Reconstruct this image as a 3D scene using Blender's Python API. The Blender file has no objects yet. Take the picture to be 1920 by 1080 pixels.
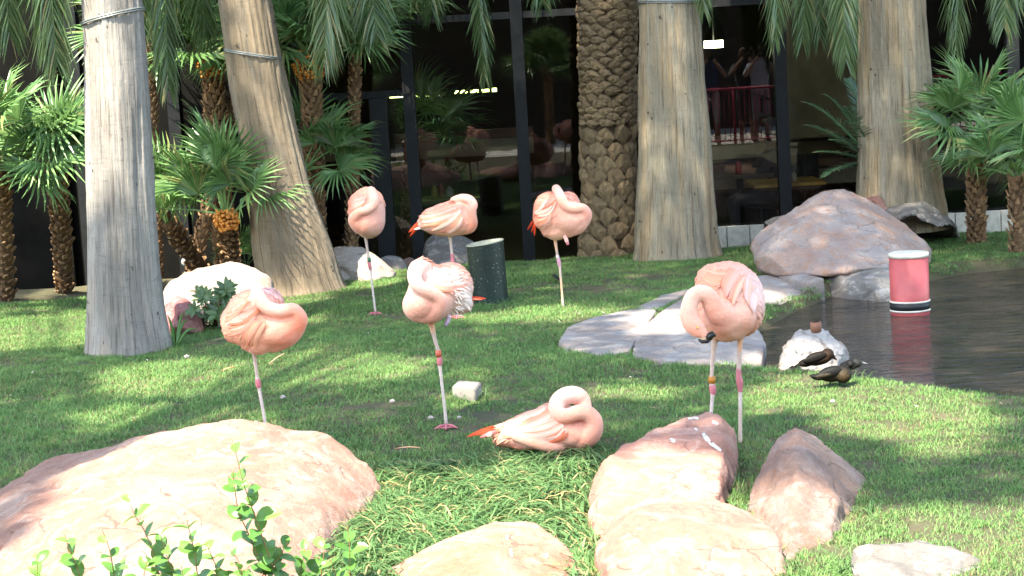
import bpy, bmesh, math, random
import numpy as np
from mathutils import Vector, Matrix, noise, Quaternion
from mathutils.bvhtree import BVHTree

random.seed(7); rng = np.random.default_rng(7)
SC = bpy.context.scene
COL = SC.collection

# ------------------------------------------------------------------ camera
F = 3500.0            # focal length in photo pixels (photo 1920 wide)
H = 1.70
PITCH = math.atan(440.0 / F)
ROLL = 0.058
_f = Vector((0, math.cos(PITCH), -math.sin(PITCH)))
_r0 = Vector((1, 0, 0)); _u0 = Vector((0, math.sin(PITCH), math.cos(PITCH)))
_r = _r0 * math.cos(ROLL) - _u0 * math.sin(ROLL)
_u = _r0 * math.sin(ROLL) + _u0 * math.cos(ROLL)
CAMPOS = Vector((0, 0, H))
cam_data = bpy.data.cameras.new('camera')
cam_data.sensor_width = 36.0
cam_data.lens = 36.0 * F / 1920.0
cam_data.clip_start = 0.05; cam_data.clip_end = 2000
cam = bpy.data.objects.new('camera', cam_data); COL.objects.link(cam)
cam.matrix_world = Matrix(((_r.x, _u.x, -_f.x, 0), (_r.y, _u.y, -_f.y, 0), (_r.z, _u.z, -_f.z, H), (0, 0, 0, 1)))
SC.camera = cam

# ------------------------------------------------------------------ sky, sun, exposure
TO_SUN = Vector((-0.28, -0.44, 0.86)).normalized()
world = bpy.data.worlds.new('World'); SC.world = world; world.use_nodes = True
wn = world.node_tree.nodes; wl = world.node_tree.links
sky = wn.new('ShaderNodeTexSky'); sky.sky_type = 'NISHITA'; sky.sun_disc = False
sky.sun_elevation = math.asin(TO_SUN.z); sky.sun_rotation = math.atan2(TO_SUN.x, TO_SUN.y)
bg = wn['Background']; bg.inputs['Strength'].default_value = 0.15
wl.new(sky.outputs['Color'], bg.inputs['Color'])
sun_data = bpy.data.lights.new('sun', 'SUN'); sun_data.energy = 3.3; sun_data.angle = math.radians(0.55)
sun_data.color = (1.0, 0.965, 0.92)
sun = bpy.data.objects.new('sun', sun_data); COL.objects.link(sun)
sun.location = (-6, -9, 18); sun.rotation_euler = TO_SUN.to_track_quat('Z', 'Y').to_euler()
SC.view_settings.view_transform = 'Standard'; SC.view_settings.look = 'None'
SC.view_settings.gamma = 1.0; SC.view_settings.use_curve_mapping = False
SC.view_settings.exposure = 2.78
SC.view_settings.use_white_balance = True; SC.view_settings.white_balance_temperature = 7450; SC.view_settings.white_balance_tint = 1
SC.render.engine = 'CYCLES'
SC.cycles.use_denoising = True
SC.cycles.max_bounces = 5; SC.cycles.diffuse_bounces = 3; SC.cycles.glossy_bounces = 3
SC.cycles.transmission_bounces = 4; SC.cycles.transparent_max_bounces = 8
SC.cycles.caustics_reflective = False; SC.cycles.caustics_refractive = False
SC.cycles.sample_clamp_indirect = 4.0

# ------------------------------------------------------------------ helpers
def P(x, y, Y):
    """World point seen at photo pixel (x, y) lying at depth Y."""
    d = _f + _r * ((x - 960) / F) + _u * ((540 - y) / F)
    return CAMPOS + d * (Y / d.y)
def G(x, y, z=0.0):
    """World point at photo pixel (x, y) on the level z."""
    d = _f + _r * ((x - 960) / F) + _u * ((540 - y) / F)
    return CAMPOS + d * ((z - H) / d.z)
def px(n, Y): return n * Y / F
def lin(r, g=None, b=None):
    if g is None: r, g, b = r
    f = lambda c: (c / 255 / 12.92) if c / 255 <= 0.04045 else ((c / 255 + 0.055) / 1.055) ** 2.4
    return (f(r), f(g), f(b), 1.0)

def mesh_from(name, verts, faces, cols=None, uvs=None, smooth=True):
    me = bpy.data.meshes.new(name)
    me.from_pydata([tuple(v) for v in verts], [], faces)
    if cols is not None:
        a = me.color_attributes.new('Col', 'FLOAT_COLOR', 'POINT')
        c = np.asarray(cols, dtype=np.float32)
        if c.shape[1] == 3: c = np.concatenate([c, np.ones((len(c), 1), np.float32)], 1)
        a.data.foreach_set('color', c.ravel())
    if uvs is not None:
        uv = me.uv_layers.new(name='UVMap')
        li = np.empty(len(me.loops), np.int32); me.loops.foreach_get('vertex_index', li)
        uv.data.foreach_set('uv', np.asarray(uvs, np.float32)[li].ravel())
    if smooth: me.polygons.foreach_set('use_smooth', [True] * len(me.polygons))
    me.update()
    return me
def link(name, me, mat=None, parent=None, loc=None):
    o = bpy.data.objects.new(name, me); COL.objects.link(o)
    if mat is not None and me is not None:
        if not me.materials: me.materials.append(mat)
    if parent is not None: o.parent = parent
    if loc is not None: o.location = loc
    return o
def tag(o, label, cat, group=None, kind=None):
    if label: o['label'] = label
    if cat: o['category'] = cat
    if group: o['group'] = group
    if kind: o['kind'] = kind
    return o
def empty(name, loc, label=None, cat=None, group=None, kind=None):
    o = bpy.data.objects.new(name, None); COL.objects.link(o); o.location = loc
    o.empty_display_size = 0.1
    return tag(o, label, cat, group, kind)

class MB:
    """collects geometry in world coordinates; build() links it as one mesh object"""
    def __init__(s): s.v = []; s.f = []; s.c = []; s.uv = []
    def add(s, verts, faces, col=(1, 1, 1), uvs=None):
        b = len(s.v); s.v += [Vector(v) for v in verts]
        s.f += [tuple(i + b for i in f) for f in faces]
        s.c += ([col] * len(verts) if not isinstance(col, list) else col)
        s.uv += (uvs if uvs else [(0, 0)] * len(verts))
    def box(s, lo, hi, col=(1, 1, 1)):
        x0, y0, z0 = lo; x1, y1, z1 = hi
        s.add([(x0,y0,z0),(x1,y0,z0),(x1,y1,z0),(x0,y1,z0),(x0,y0,z1),(x1,y0,z1),(x1,y1,z1),(x0,y1,z1)],
              [(0,3,2,1),(4,5,6,7),(0,1,5,4),(1,2,6,5),(2,3,7,6),(3,0,4,7)], col)
    def tube(s, pts, rads, n=10, col=(1, 1, 1), cap=True, flat=1.0):
        pts = [Vector(p) for p in pts]; m = len(pts)
        t0 = (pts[1] - pts[0]).normalized()
        a = t0.orthogonal().normalized(); verts = []; uvs = []; cols = []
        for i, p in enumerate(pts):
            t = (pts[min(i + 1, m - 1)] - pts[max(i - 1, 0)]).normalized()
            a = (a - t * a.dot(t)).normalized(); b = t.cross(a)
            for k in range(n):
                th = 2 * math.pi * k / n
                verts.append(p + (a * math.cos(th) + b * math.sin(th) * flat) * rads[i])
                uvs.append((k / n, i / (m - 1)))
                cols.append(col[i] if isinstance(col, list) else col)
        faces = [(i*n+k, i*n+(k+1)%n, (i+1)*n+(k+1)%n, (i+1)*n+k) for i in range(m-1) for k in range(n)]
        if cap:
            faces.append(tuple(range(n-1, -1, -1))); faces.append(tuple((m-1)*n+k for k in range(n)))
        s.add(verts, faces, cols, uvs)
    def build(s, name, mat, parent=None, smooth=True):
        off = Vector(parent.location) if parent is not None else Vector()
        if parent is not None and parent.parent is not None: off = off + Vector(parent.parent.location)
        me = mesh_from(name, [v - off for v in s.v], s.f, s.c, s.uv, smooth)
        return link(name, me, mat, parent)

def spline(pts, n):
    """Catmull-Rom through tuples of floats, n samples"""
    p = np.asarray(pts, float); m = len(p); out = []
    ext = np.vstack([2*p[0]-p[1], p, 2*p[-1]-p[-2]])
    for t in np.linspace(0, m - 1 - 1e-6, n):
        i = int(t); u = t - i
        a, b, c, d = ext[i], ext[i+1], ext[i+2], ext[i+3]
        out.append(0.5 * ((2*b) + (-a+c)*u + (2*a-5*b+4*c-d)*u*u + (-a+3*b-3*c+d)*u**3))
    return np.array(out)

def eval_mesh(o):
    dg = bpy.context.evaluated_depsgraph_get(); dg.update()
    return bpy.data.meshes.new_from_object(o.evaluated_get(dg))
def remesh(me, voxel, smooth_it=6, fac=0.5):
    o = bpy.data.objects.new('tmp', me); COL.objects.link(o)
    m = o.modifiers.new('r', 'REMESH'); m.mode = 'VOXEL'; m.voxel_size = voxel; m.use_smooth_shade = True
    if smooth_it:
        s = o.modifiers.new('s', 'SMOOTH'); s.factor = fac; s.iterations = smooth_it
    r = eval_mesh(o); bpy.data.objects.remove(o); return r
def coords(me):
    a = np.empty(len(me.vertices) * 3, np.float32); me.vertices.foreach_get('co', a); return a.reshape(-1, 3)
def normals(me):
    a = np.empty(len(me.vertices) * 3, np.float32); me.vertices.foreach_get('normal', a); return a.reshape(-1, 3)
def set_coords(me, a):
    me.vertices.foreach_set('co', np.asarray(a, np.float32).ravel()); me.update()
def set_col(me, c):
    a = me.color_attributes.get('Col') or me.color_attributes.new('Col', 'FLOAT_COLOR', 'POINT')
    c = np.asarray(c, np.float32)
    if c.shape[1] == 3: c = np.concatenate([c, np.ones((len(c), 1), np.float32)], 1)
    a.data.foreach_set('color', c.ravel())

# ------------------------------------------------------------------ materials
class Mat:
    def __init__(s, name):
        s.m = bpy.data.materials.new(name); s.m.use_nodes = True
        s.nt = s.m.node_tree; s.n = s.nt.nodes; s.l = s.nt.links
        s.b = s.n['Principled BSDF']; s.out = s.n['Material Output']
    def node(s, t, **k):
        n = s.n.new(t)
        for a, v in k.items():
            if a.startswith('i_'):
                key = a[2:]; key = int(key) if key.isdigit() else key
                n.inputs[key].default_value = v
            else: setattr(n, a, v)
        return n
    def link(s, a, b): s.l.new(a, b)
    def set(s, **k):
        for a, v in k.items(): s.b.inputs[a.replace('_', ' ')].default_value = v
        return s
    def coord(s, kind='Object', scale=(1, 1, 1), rot=(0, 0, 0)):
        if kind == 'World': src = s.node('ShaderNodeNewGeometry').outputs['Position']
        else: src = s.node('ShaderNodeTexCoord').outputs[kind]
        mp = s.node('ShaderNodeMapping'); mp.inputs['Scale'].default_value = scale; mp.inputs['Rotation'].default_value = rot
        s.link(src, mp.inputs['Vector']); return mp.outputs['Vector']
    def noise(s, vec, scale, detail=6, rough=0.6, dist=0.0):
        n = s.node('ShaderNodeTexNoise'); n.inputs['Scale'].default_value = scale; n.inputs['Detail'].default_value = detail
        n.inputs['Roughness'].default_value = rough; n.inputs['Distortion'].default_value = dist
        s.link(vec, n.inputs['Vector']); return n.outputs['Fac']
    def voro(s, vec, scale, feature='F1', out='Distance'):
        n = s.node('ShaderNodeTexVoronoi'); n.feature = feature; n.inputs['Scale'].default_value = scale
        s.link(vec, n.inputs['Vector']); return n.outputs[out]
    def ramp(s, fac, stops):
        n = s.node('ShaderNodeValToRGB'); r = n.color_ramp
        while len(r.elements) < len(stops): r.elements.new(0.5)
        for e, (p, c) in zip(r.elements, stops):
            e.position = p; e.color = c if len(c) == 4 else (*c, 1)
        s.link(fac, n.inputs['Fac']); return n.outputs['Color']
    def mix(s, fac, a, b, mode='MIX'):
        n = s.node('ShaderNodeMix', data_type='RGBA', blend_type=mode)
        for k, v in ((0, fac), (6, a), (7, b)):
            if isinstance(v, (int, float)): n.inputs[k].default_value = v
            elif isinstance(v, tuple): n.inputs[k].default_value = v if len(v) == 4 else (*v, 1)
            else: s.link(v, n.inputs[k])
        return n.outputs[2]
    def math(s, op, a, b=0.0):
        n = s.node('ShaderNodeMath', operation=op)
        for k, v in ((0, a), (1, b)):
            if isinstance(v, (int, float)): n.inputs[k].default_value = v
            else: s.link(v, n.inputs[k])
        return n.outputs[0]
    def attr(s, name='Col', out='Color'):
        n = s.node('ShaderNodeAttribute'); n.attribute_name = name; return n.outputs[out]
    def color(s, c): s.link(c, s.b.inputs['Base Color']); return s
    def bump(s, h, strength=0.5, dist=0.01, prev=None):
        n = s.node('ShaderNodeBump'); n.inputs['Strength'].default_value = strength; n.inputs['Distance'].default_value = dist
        s.link(h, n.inputs['Height'])
        if prev is not None: s.link(prev, n.inputs['Normal'])
        s.link(n.outputs['Normal'], s.b.inputs['Normal']); return n.outputs['Normal']
    def translucent(s, col, fac=0.35):
        t = s.node('ShaderNodeBsdfTranslucent'); mx = s.node('ShaderNodeMixShader'); mx.inputs[0].default_value = fac
        if isinstance(col, tuple): t.inputs['Color'].default_value = col
        else: s.link(col, t.inputs['Color'])
        s.link(s.b.outputs[0], mx.inputs[1]); s.link(t.outputs[0], mx.inputs[2]); s.link(mx.outputs[0], s.out.inputs['Surface'])
        return s

def plain(name, rgb, rough=0.6, metal=0.0, var=0.25, scale=14.0, bump=0.2, spec=0.4):
    """a painted or plain surface with slight unevenness"""
    M = Mat(name); v = M.coord('Object'); n = M.noise(v, scale, 6)
    lo = tuple(c * (1 - var) for c in rgb[:3]) + (1,); hi = tuple(min(1, c * (1 + var)) for c in rgb[:3]) + (1,)
    M.color(M.ramp(n, [(0.3, lo), (0.7, hi)])); M.set(Roughness=rough, Metallic=metal, Specular_IOR_Level=spec)
    if bump: M.bump(M.noise(v, scale * 5, 4), bump, 0.004)
    return M.m

def rock_mat(name, base, light, dark, strata=False, orange=0.4, white=0.5, white_col=(0.80, 0.72, 0.68)):
    M = Mat(name); v = M.coord('Object')
    n1 = M.noise(v, 3.0, 8, 0.6, 0.8); n2 = M.noise(v, 9.0, 8, 0.65, 1.2); n3 = M.noise(v, 55.0, 6, 0.7)
    c = M.ramp(n1, [(0.30, dark), (0.48, base), (0.66, light)])
    c = M.mix(M.ramp(n2, [(0.50, (0, 0, 0)), (0.66, (orange,) * 3)]), c, (base[0] * 1.15, base[1] * 0.85, base[2] * 0.62))
    nw = M.noise(M.coord('Object', (1, 1, 2.2), (0.4, 0.3, 0.5)), 4.5, 9, 0.68, 2.0)
    c = M.mix(M.ramp(nw, [(0.52, (0, 0, 0)), (0.64, (white,) * 3)]), c, white_col)
    if strata:
        vs = M.coord('Object', (2.0, 6.0, 22.0), (0.25, 0.12, 0.0))
        c = M.mix(M.ramp(M.noise(vs, 2.0, 5, 0.6, 0.6), [(0.42, (0, 0, 0)), (0.60, (0.5,) * 3)]), c, (base[0] * 0.95, base[1] * 0.62, base[2] * 0.42))
    c = M.mix(0.35, c, M.ramp(n3, [(0.3, (0.25, 0.25, 0.25)), (0.7, (1, 1, 1))]), 'MULTIPLY')
    dv = M.node('ShaderNodeVectorMath', operation='ADD'); nz = M.node('ShaderNodeTexNoise'); nz.inputs['Scale'].default_value = 6.0; nz.inputs['Detail'].default_value = 5
    M.link(v, nz.inputs['Vector']); sc_ = M.node('ShaderNodeVectorMath', operation='SCALE'); sc_.inputs['Scale'].default_value = 0.22; M.link(nz.outputs['Color'], sc_.inputs[0])
    M.link(M.coord('Object', (1, 1.5, 2.2), (0.5, 0.2, 0.3)), dv.inputs[0]); M.link(sc_.outputs[0], dv.inputs[1])
    crd = M.voro(dv.outputs[0], 3.6, 'DISTANCE_TO_EDGE')
    gate = M.ramp(M.noise(v, 3.5, 3), [(0.50, (0, 0, 0)), (0.58, (1, 1, 1))])
    line = M.ramp(crd, [(0.0, (1, 1, 1)), (0.022, (0, 0, 0))])
    crack = M.math('SUBTRACT', 1.0, M.math('MULTIPLY', line, gate))
    c = M.mix(M.math('MULTIPLY', M.math('MULTIPLY', line, gate), 0.65), c, tuple(k * 0.28 for k in base[:3]) + (1,))
    sp = M.noise(v, 190.0, 3, 0.6)
    c = M.mix(M.ramp(sp, [(0.62, (0, 0, 0)), (0.70, (0.5,) * 3)]), c, tuple(k * 0.45 for k in base[:3]) + (1,))
    M.color(c); M.set(Roughness=0.85)
    b = M.bump(M.noise(v, 26.0, 10, 0.72), 0.75, 0.025)
    b = M.bump(M.noise(v, 140.0, 5, 0.7), 0.45, 0.005, b)
    M.bump(crack, 0.5, 0.008, b)
    return M.m

def leaf_mat(name, lo, hi, rough=0.45, trans=0.3, spec=0.5):
    M = Mat(name); a = M.attr('Col')
    rnd = M.node('ShaderNodeObjectInfo').outputs['Random']
    sep = M.node('ShaderNodeSeparateColor'); M.link(a, sep.inputs[0])
    n = M.noise(M.coord('World'), 3.0, 4)
    f = M.math('ADD', M.math('MULTIPLY', sep.outputs[0], 0.55), M.math('MULTIPLY', n, 0.35))
    f = M.math('ADD', f, M.math('MULTIPLY', rnd, 0.2))
    c = M.ramp(f, [(0.15, lo), (0.85, hi)])
    c = M.mix(sep.outputs[1], (0.36, 0.27, 0.12, 1), c)      # green channel 1 = green, 0 = dry
    M.color(c); M.set(Roughness=rough, Specular_IOR_Level=spec)
    M.translucent(c, trans); return M.m
# ------------------------------------------------------------------ ground and pond
POND = [(1215, 655), (1330, 672), (1420, 690), (1480, 695), (1600, 706), (1680, 716), (1800, 732), (2050, 762),
        (2300, 600), (2050, 462), (1800, 488), (1690, 508), (1560, 524), (1480, 556), (1400, 596), (1300, 626)]
POND_W = np.array([(G(x, y).x, G(x, y).y) for x, y in POND])
def poly_sd(poly, x, y):
    """signed distance (negative inside) of points to a polygon"""
    x = np.asarray(x, float); y = np.asarray(y, float)
    best = np.full(x.shape, 1e9); inside = np.zeros(x.shape, bool)
    n = len(poly)
    for i in range(n):
        ax, ay = poly[i]; bx, by = poly[(i + 1) % n]
        dx, dy = bx - ax, by - ay
        t = np.clip(((x - ax) * dx + (y - ay) * dy) / (dx * dx + dy * dy + 1e-12), 0, 1)
        best = np.minimum(best, np.hypot(x - ax - t * dx, y - ay - t * dy))
        cross = ((ay > y) != (by > y)) & (x < (bx - ax) * (y - ay) / (by - ay + 1e-12) + ax)
        inside ^= cross
    return np.where(inside, -best, best)
pieces = [
    [(1046, 640, .032), (1062, 614, .032), (1102, 597, .032), (1182, 579, .032), (1232, 580, .032), (1188, 618, .036), (1178, 660, .032), (1120, 663, .028), (1062, 652, .028)],
    [(1205, 570, .032), (1240, 553, .032), (1292, 541, .032), (1286, 549, .032), (1238, 577, .032), (1190, 577, .032)],
    [(1243, 580, .036), (1292, 551, .036), (1345, 545, .032), (1408, 592, .01), (1436, 640, -.02), (1426, 684, -.03), (1330, 681, .02), (1222, 673, .028), (1185, 664, .032), (1193, 622, .036)],
    [(1300, 540, .032), (1335, 533, .032), (1400, 518, .036), (1440, 514, .028), (1508, 528, -.01), (1550, 541, -.06), (1460, 584, -.07), (1402, 584, -.036), (1350, 543, .032)],
    [(1445, 513, .028), (1480, 505, .06), (1545, 520, .06), (1545, 534, .0), (1510, 530, .032)],
]
SLAB_POLYS = [np.array([(G(x, y, z).x, G(x, y, z).y) for x, y, z in pc]) for pc in pieces]
def vnoise(x, y, s, seed=0):
    """cheap smooth value noise, vectorised"""
    x = np.asarray(x) * s + seed * 17.3; y = np.asarray(y) * s + seed * 9.1
    xi = np.floor(x).astype(int); yi = np.floor(y).astype(int); u = x - xi; v = y - yi
    u = u * u * (3 - 2 * u); v = v * v * (3 - 2 * v)
    h = lambda a, b: np.modf(np.abs(np.sin(a * 127.1 + b * 311.7) * 43758.5453))[0]
    return (h(xi, yi) * (1-u) * (1-v) + h(xi+1, yi) * u * (1-v) + h(xi, yi+1) * (1-u) * v + h(xi+1, yi+1) * u * v)
def ground_z(x, y):
    x = np.asarray(x, float); y = np.asarray(y, float)
    z = (vnoise(x, y, 0.9, 1) - 0.5) * 0.05 + (vnoise(x, y, 2.6, 2) - 0.5) * 0.02
    for sp_ in SLAB_POLYS: z = z - 0.10 * np.clip(-poly_sd(sp_, x, y) / .10, 0, 1)
    d = poly_sd(POND_W, x, y)
    k = np.clip(-d / 0.30 + 0.15, 0, 1); k = k * k * (3 - 2 * k)
    z = z - 0.42 * k
    z = z - 0.13 * np.clip((y - 15.4) / 0.6, 0, 1)      # the bed drops a little towards the windows
    z = z - 0.24 * np.clip((y - 16.28) / 0.1, 0, 1)
    z = z - 0.15 * np.clip((0.9 - y) / 0.5, 0, 1)
    return z
def axis(lo, hi, step, far):
    a = np.arange(lo, hi + 1e-6, step); ext = []
    d = step; v = hi
    while v < far: d *= 1.5; v += d; ext.append(v)
    ext2 = []; d = step; v = lo
    while v > -far: d *= 1.5; v -= d; ext2.append(v)
    return np.array(ext2[::-1] + list(a) + ext)
gx = axis(-6, 6.5, 0.09, 260); gy = axis(4.5, 17, 0.09, 260)
XX, YY = np.meshgrid(gx, gy); ZZ = ground_z(XX, YY)
nx, ny = len(gx), len(gy)
gv = np.stack([XX.ravel(), YY.ravel(), ZZ.ravel()], 1)
gf = [(j*nx+i, j*nx+i+1, (j+1)*nx+i+1, (j+1)*nx+i) for j in range(ny-1) for i in range(nx-1)]
M = Mat('lawn_soil'); v = M.coord('World')
c = M.ramp(M.noise(v, 2.2, 8, 0.65), [(0.30, (0.050, 0.050, 0.020)), (0.52, (0.085, 0.072, 0.033)), (0.72, (0.14, 0.10, 0.055))])
c = M.mix(0.6, c, M.ramp(M.noise(v, 60, 6, 0.7), [(0.3, (0.3, 0.3, 0.3)), (0.75, (1, 1, 1))]), 'MULTIPLY')
M.color(c); M.set(Roughness=0.95); M.bump(M.noise(v, 45, 8, 0.7), 0.8, 0.02); SOIL = M.m
ground = link('ground', mesh_from('ground', gv, gf), SOIL); ground['kind'] = 'structure'
ground['label'] = 'lawn ground of dark soil under short green grass'; ground['category'] = 'ground'

M = Mat('pond_water'); v = M.coord('World')
c = M.ramp(M.noise(v, 2.5, 6, 0.6, 0.5), [(0.35, (0.022, 0.018, 0.014)), (0.65, (0.062, 0.044, 0.033))])
M.color(c); M.set(Roughness=0.04, IOR=1.33, Specular_IOR_Level=0.55)
vs = M.coord('World', (0.6, 2.2, 1), (0, 0, 0.25))
b = M.bump(M.noise(vs, 5.0, 4, 0.55, 0.6), 0.9, 0.07)
M.bump(M.noise(M.coord('World', (1, 2.6, 1), (0, 0, -0.3)), 16.0, 3, 0.5), 0.12, 0.02, b)
WATER = M.m
wz = -0.10
wpts = [Vector((x, y, wz)) for x, y in [(0.55, 8.2), (9.5, 7.2), (12, 10), (9.0, 15.0), (2.0, 15.0), (0.55, 11.0)]]
water = link('water', mesh_from('water', wpts, [tuple(range(6))]), WATER); water['kind'] = 'structure'
water['label'] = 'brown rippled pond water beside the lawn'; water['category'] = 'water'

# ------------------------------------------------------------------ rocks
R_PINK = rock_mat('rock_pink', (0.36, 0.165, 0.125), (0.43, 0.235, 0.19), (0.28, 0.12, 0.093), white=0.5, white_col=(0.50, 0.36, 0.32))
R_PALE = rock_mat('rock_pale', (0.285, 0.145, 0.108), (0.35, 0.22, 0.178), (0.25, 0.115, 0.088), white=0.55, orange=0.25, white_col=(0.41, 0.315, 0.28))
R_STRATA = rock_mat('rock_strata', (0.31, 0.165, 0.118), (0.37, 0.235, 0.18), (0.27, 0.125, 0.085), strata=True, white=0.5, white_col=(0.45, 0.36, 0.31))
R_MAUVE = rock_mat('rock_mauve', (0.215, 0.13, 0.107), (0.27, 0.19, 0.172), (0.17, 0.088, 0.062), orange=0.5, white=0.4, white_col=(0.32, 0.26, 0.25))
R_BLUE = rock_mat('rock_bluish', (0.305, 0.215, 0.187), (0.32, 0.26, 0.243), (0.31, 0.165, 0.12), orange=0.9, white=0.3, white_col=(0.23, 0.215, 0.22))
R_GREY = rock_mat('rock_grey', (0.17, 0.148, 0.137), (0.23, 0.205, 0.19), (0.12, 0.10, 0.09), orange=0.25, white=0.3)
R_WHITE = rock_mat('rock_white', (0.31, 0.245, 0.205), (0.36, 0.305, 0.265), (0.24, 0.175, 0.14), orange=0.25, white=0.6, white_col=(.42, .37, .33))
R_RED = rock_mat('rock_red', (0.36, 0.13, 0.125), (0.42, 0.20, 0.19), (0.27, 0.09, 0.085), orange=0.2, white=0.2)
R_SLAB = rock_mat('rock_slab', (0.27, 0.22, 0.205), (0.33, 0.29, 0.28), (0.22, 0.155, 0.135), orange=0.3, white=0.5, white_col=(0.36, 0.345, 0.35))

def hull(pts):
    bm = bmesh.new()
    for p in pts: bm.verts.new(p)
    r = bmesh.ops.convex_hull(bm, input=bm.verts)
    bmesh.ops.delete(bm, geom=[g for g in set(r['geom_interior']) | set(r['geom_unused']) if isinstance(g, bmesh.types.BMVert)], context='VERTS')
    bmesh.ops.recalc_face_normals(bm, faces=bm.faces)
    v = [x.co.copy() for x in bm.verts]; bm.verts.index_update()
    f = [tuple(x.index for x in fc.verts) for fc in bm.faces]; bm.free(); return v, f
def rock(name, hulls, mat, label, cat='rock', group=None, voxel=0.02, amp=0.02, freq=4.0, smooth=3, parent=None, kind=None, facet=0.6, cuts=16, cracks=3):
    mb = MB()
    for h in hulls: mb.add(*hull(h))
    me = remesh(mesh_from(name, mb.v, mb.f), voxel, smooth)
    co = coords(me).astype(float); cen0 = co.mean(0); size = np.ptp(co, axis=0).max()
    rr = np.random.default_rng(len(co))
    lo0, hi0 = co.min(0), co.max(0)
    for _ in range(cuts):                               # flat broken faces
        n_ = rr.normal(0, 1, 3); n_[2] = abs(n_[2]) * .8; n_[1] -= .5; n_ /= np.linalg.norm(n_)
        h_ = (co - cen0) @ n_; lim = h_.max() * rr.uniform(.85, .97)
        ov = np.clip(h_ - lim, 0, None); co -= ov[:, None] * n_
    lo1, hi1 = co.min(0), co.max(0); co = co * .4 + .6 * (lo0 + (co - lo1) * ((hi0 - lo0) / (hi1 - lo1)))
    set_coords(me, co); co = coords(me); no = normals(me); out = co.copy()
    cr_d = np.zeros(len(co))
    for _ in range(cracks):
        n_ = rr.normal(0, 1, 3); n_ /= np.linalg.norm(n_); h_ = (co - cen0) @ n_; lv = rr.uniform(-.3, .3) * size
        wob = np.array([noise.noise(Vector(c_) * 7) * .035 + noise.noise(Vector(c_) * 2.5) * .06 for c_ in co]) * min(1.5, size)
        side = (h_ - lv + wob) / (voxel * 1.3)
        gate = np.array([noise.noise(Vector(c_) * 3 + Vector((9, 9, 9))) for c_ in co]) > -.05
        cr_d -= np.exp(-side ** 2) * voxel * .7 * gate
        cr_d += np.where((side > 0) & (side < 6), voxel * .25 * np.clip(1 - side / 6, 0, 1), 0) * gate
    sx = random.uniform(0, 90)
    for i in range(len(co)):
        p = Vector(co[i]) * freq + Vector((sx, sx * 0.7, 0))
        d = noise.fractal(p * 1.6, 0.75, 2.2, 6) * amp * .7
        q = Vector((p.x * 0.55, p.y * 0.55, p.z * 1.1))
        cell = noise.voronoi(q)[0]
        d += (0.35 - (cell[1] - cell[0])) * amp * facet
        out[i] = co[i] + no[i] * (d + cr_d[i])
    cen = out.mean(0); base = Vector((cen[0], cen[1], min(out[:, 2])))
    if parent is not None: base = Vector(parent.location)
    set_coords(me, out - np.array(base))
    me.polygons.foreach_set('use_smooth', [True] * len(me.polygons))
    o = link(name, me, mat, parent, None if parent is not None else base)
    if parent is None: tag(o, label, cat, group, kind)
    elif label: o['label'] = label
    return o
Z = lambda p, z: Vector((p.x, p.y, z))

# left front boulder, running out of the picture
ridge = [(60, 905), (160, 862), (240, 842), (300, 815), (370, 803), (430, 787), (500, 790), (560, 810), (612, 822), (662, 858)]
b1 = [P(x, y, 7.45) for x, y in ridge] + [P(700, 892, 7.35), P(714, 916, 7.3), P(655, 990, 6.75), P(560, 1000, 6.35), P(420, 890, 6.75), P(250, 925, 6.55), P(560, 880, 6.95)]
b1 += [Z(G(714, 925), -.1), Z(G(640, 1015), -.1), Z(G(590, 1090), -.1), Z(G(480, 1180), -.1), Z(G(200, 1230), -.1), Z(G(-120, 1180), -.1), Z(G(-160, 1000), -.1),
       Z(G(40, 850), -.1), Z(G(300, 842), -.1), Z(G(560, 850), -.1), Z(G(690, 895), -.1)]
rock('boulder', [b1], R_PALE, 'broad sunlit pale pink boulder behind the leafy round-leaved shrub', voxel=0.018, amp=0.026, freq=3.0, smooth=2, cuts=6)
# front slab
b2 = [P(722, 1066, 6.15), P(828, 1008, 6.25), P(928, 972, 6.3), P(988, 974, 6.32), P(1066, 1018, 6.25), P(1106, 1056, 6.1), P(930, 1040, 5.95), P(760, 1080, 6.0)]
b2 += [Z(G(715, 1085), -.1), Z(G(1108, 1075), -.1), Z(G(1100, 1200), -.1), Z(G(720, 1200), -.1), Z(G(930, 990), -.08)]
rock('boulder', [b2], R_STRATA, 'low flat pink rock with orange strata lines at the edge of the long grass', voxel=0.013, amp=0.012, freq=5, smooth=1)
# rear and front of the right pair
b3 = [P(1329, 774, 7.5), P(1354, 784, 7.45), P(1378, 805, 7.45), P(1382, 850, 7.3), P(1362, 897, 7.0), P(1354, 848, 7.02), P(1352, 800, 7.3), P(1275, 789, 7.45), P(1174, 832, 7.25), P(1138, 862, 7.0), P(1126, 937, 6.58), P(1104, 985, 6.62), P(1110, 900, 7.0), P(1345, 935, 6.6), P(1240, 938, 6.5)]
b3 += [Z(G(1098, 1022), -.1), Z(G(1110, 905), -.1), Z(G(1384, 866), -.1), Z(G(1366, 945), -.1), Z(P(1250, 1000, 6.3), -.1), Z(G(1250, 830), -.1)]
rock('boulder', [b3], R_PINK, 'red-pink boulder streaked with white droppings in front of the preening flamingo', voxel=0.012, amp=0.017, freq=6, smooth=0, cuts=0, cracks=4)
b4 = [P(1160, 958, 6.45), P(1231, 925, 6.55), P(1325, 925, 6.55), P(1370, 944, 6.5), P(1436, 984, 6.3), P(1200, 962, 6.1), P(1300, 978, 6.0), P(1456, 1002, 5.98), P(1120, 1016, 6.1), P(1150, 1024, 5.98), P(1145, 1095, 5.72), P(1310, 1095, 5.66), P(1476, 1095, 5.74), P(1474, 1055, 5.9)]
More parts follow.
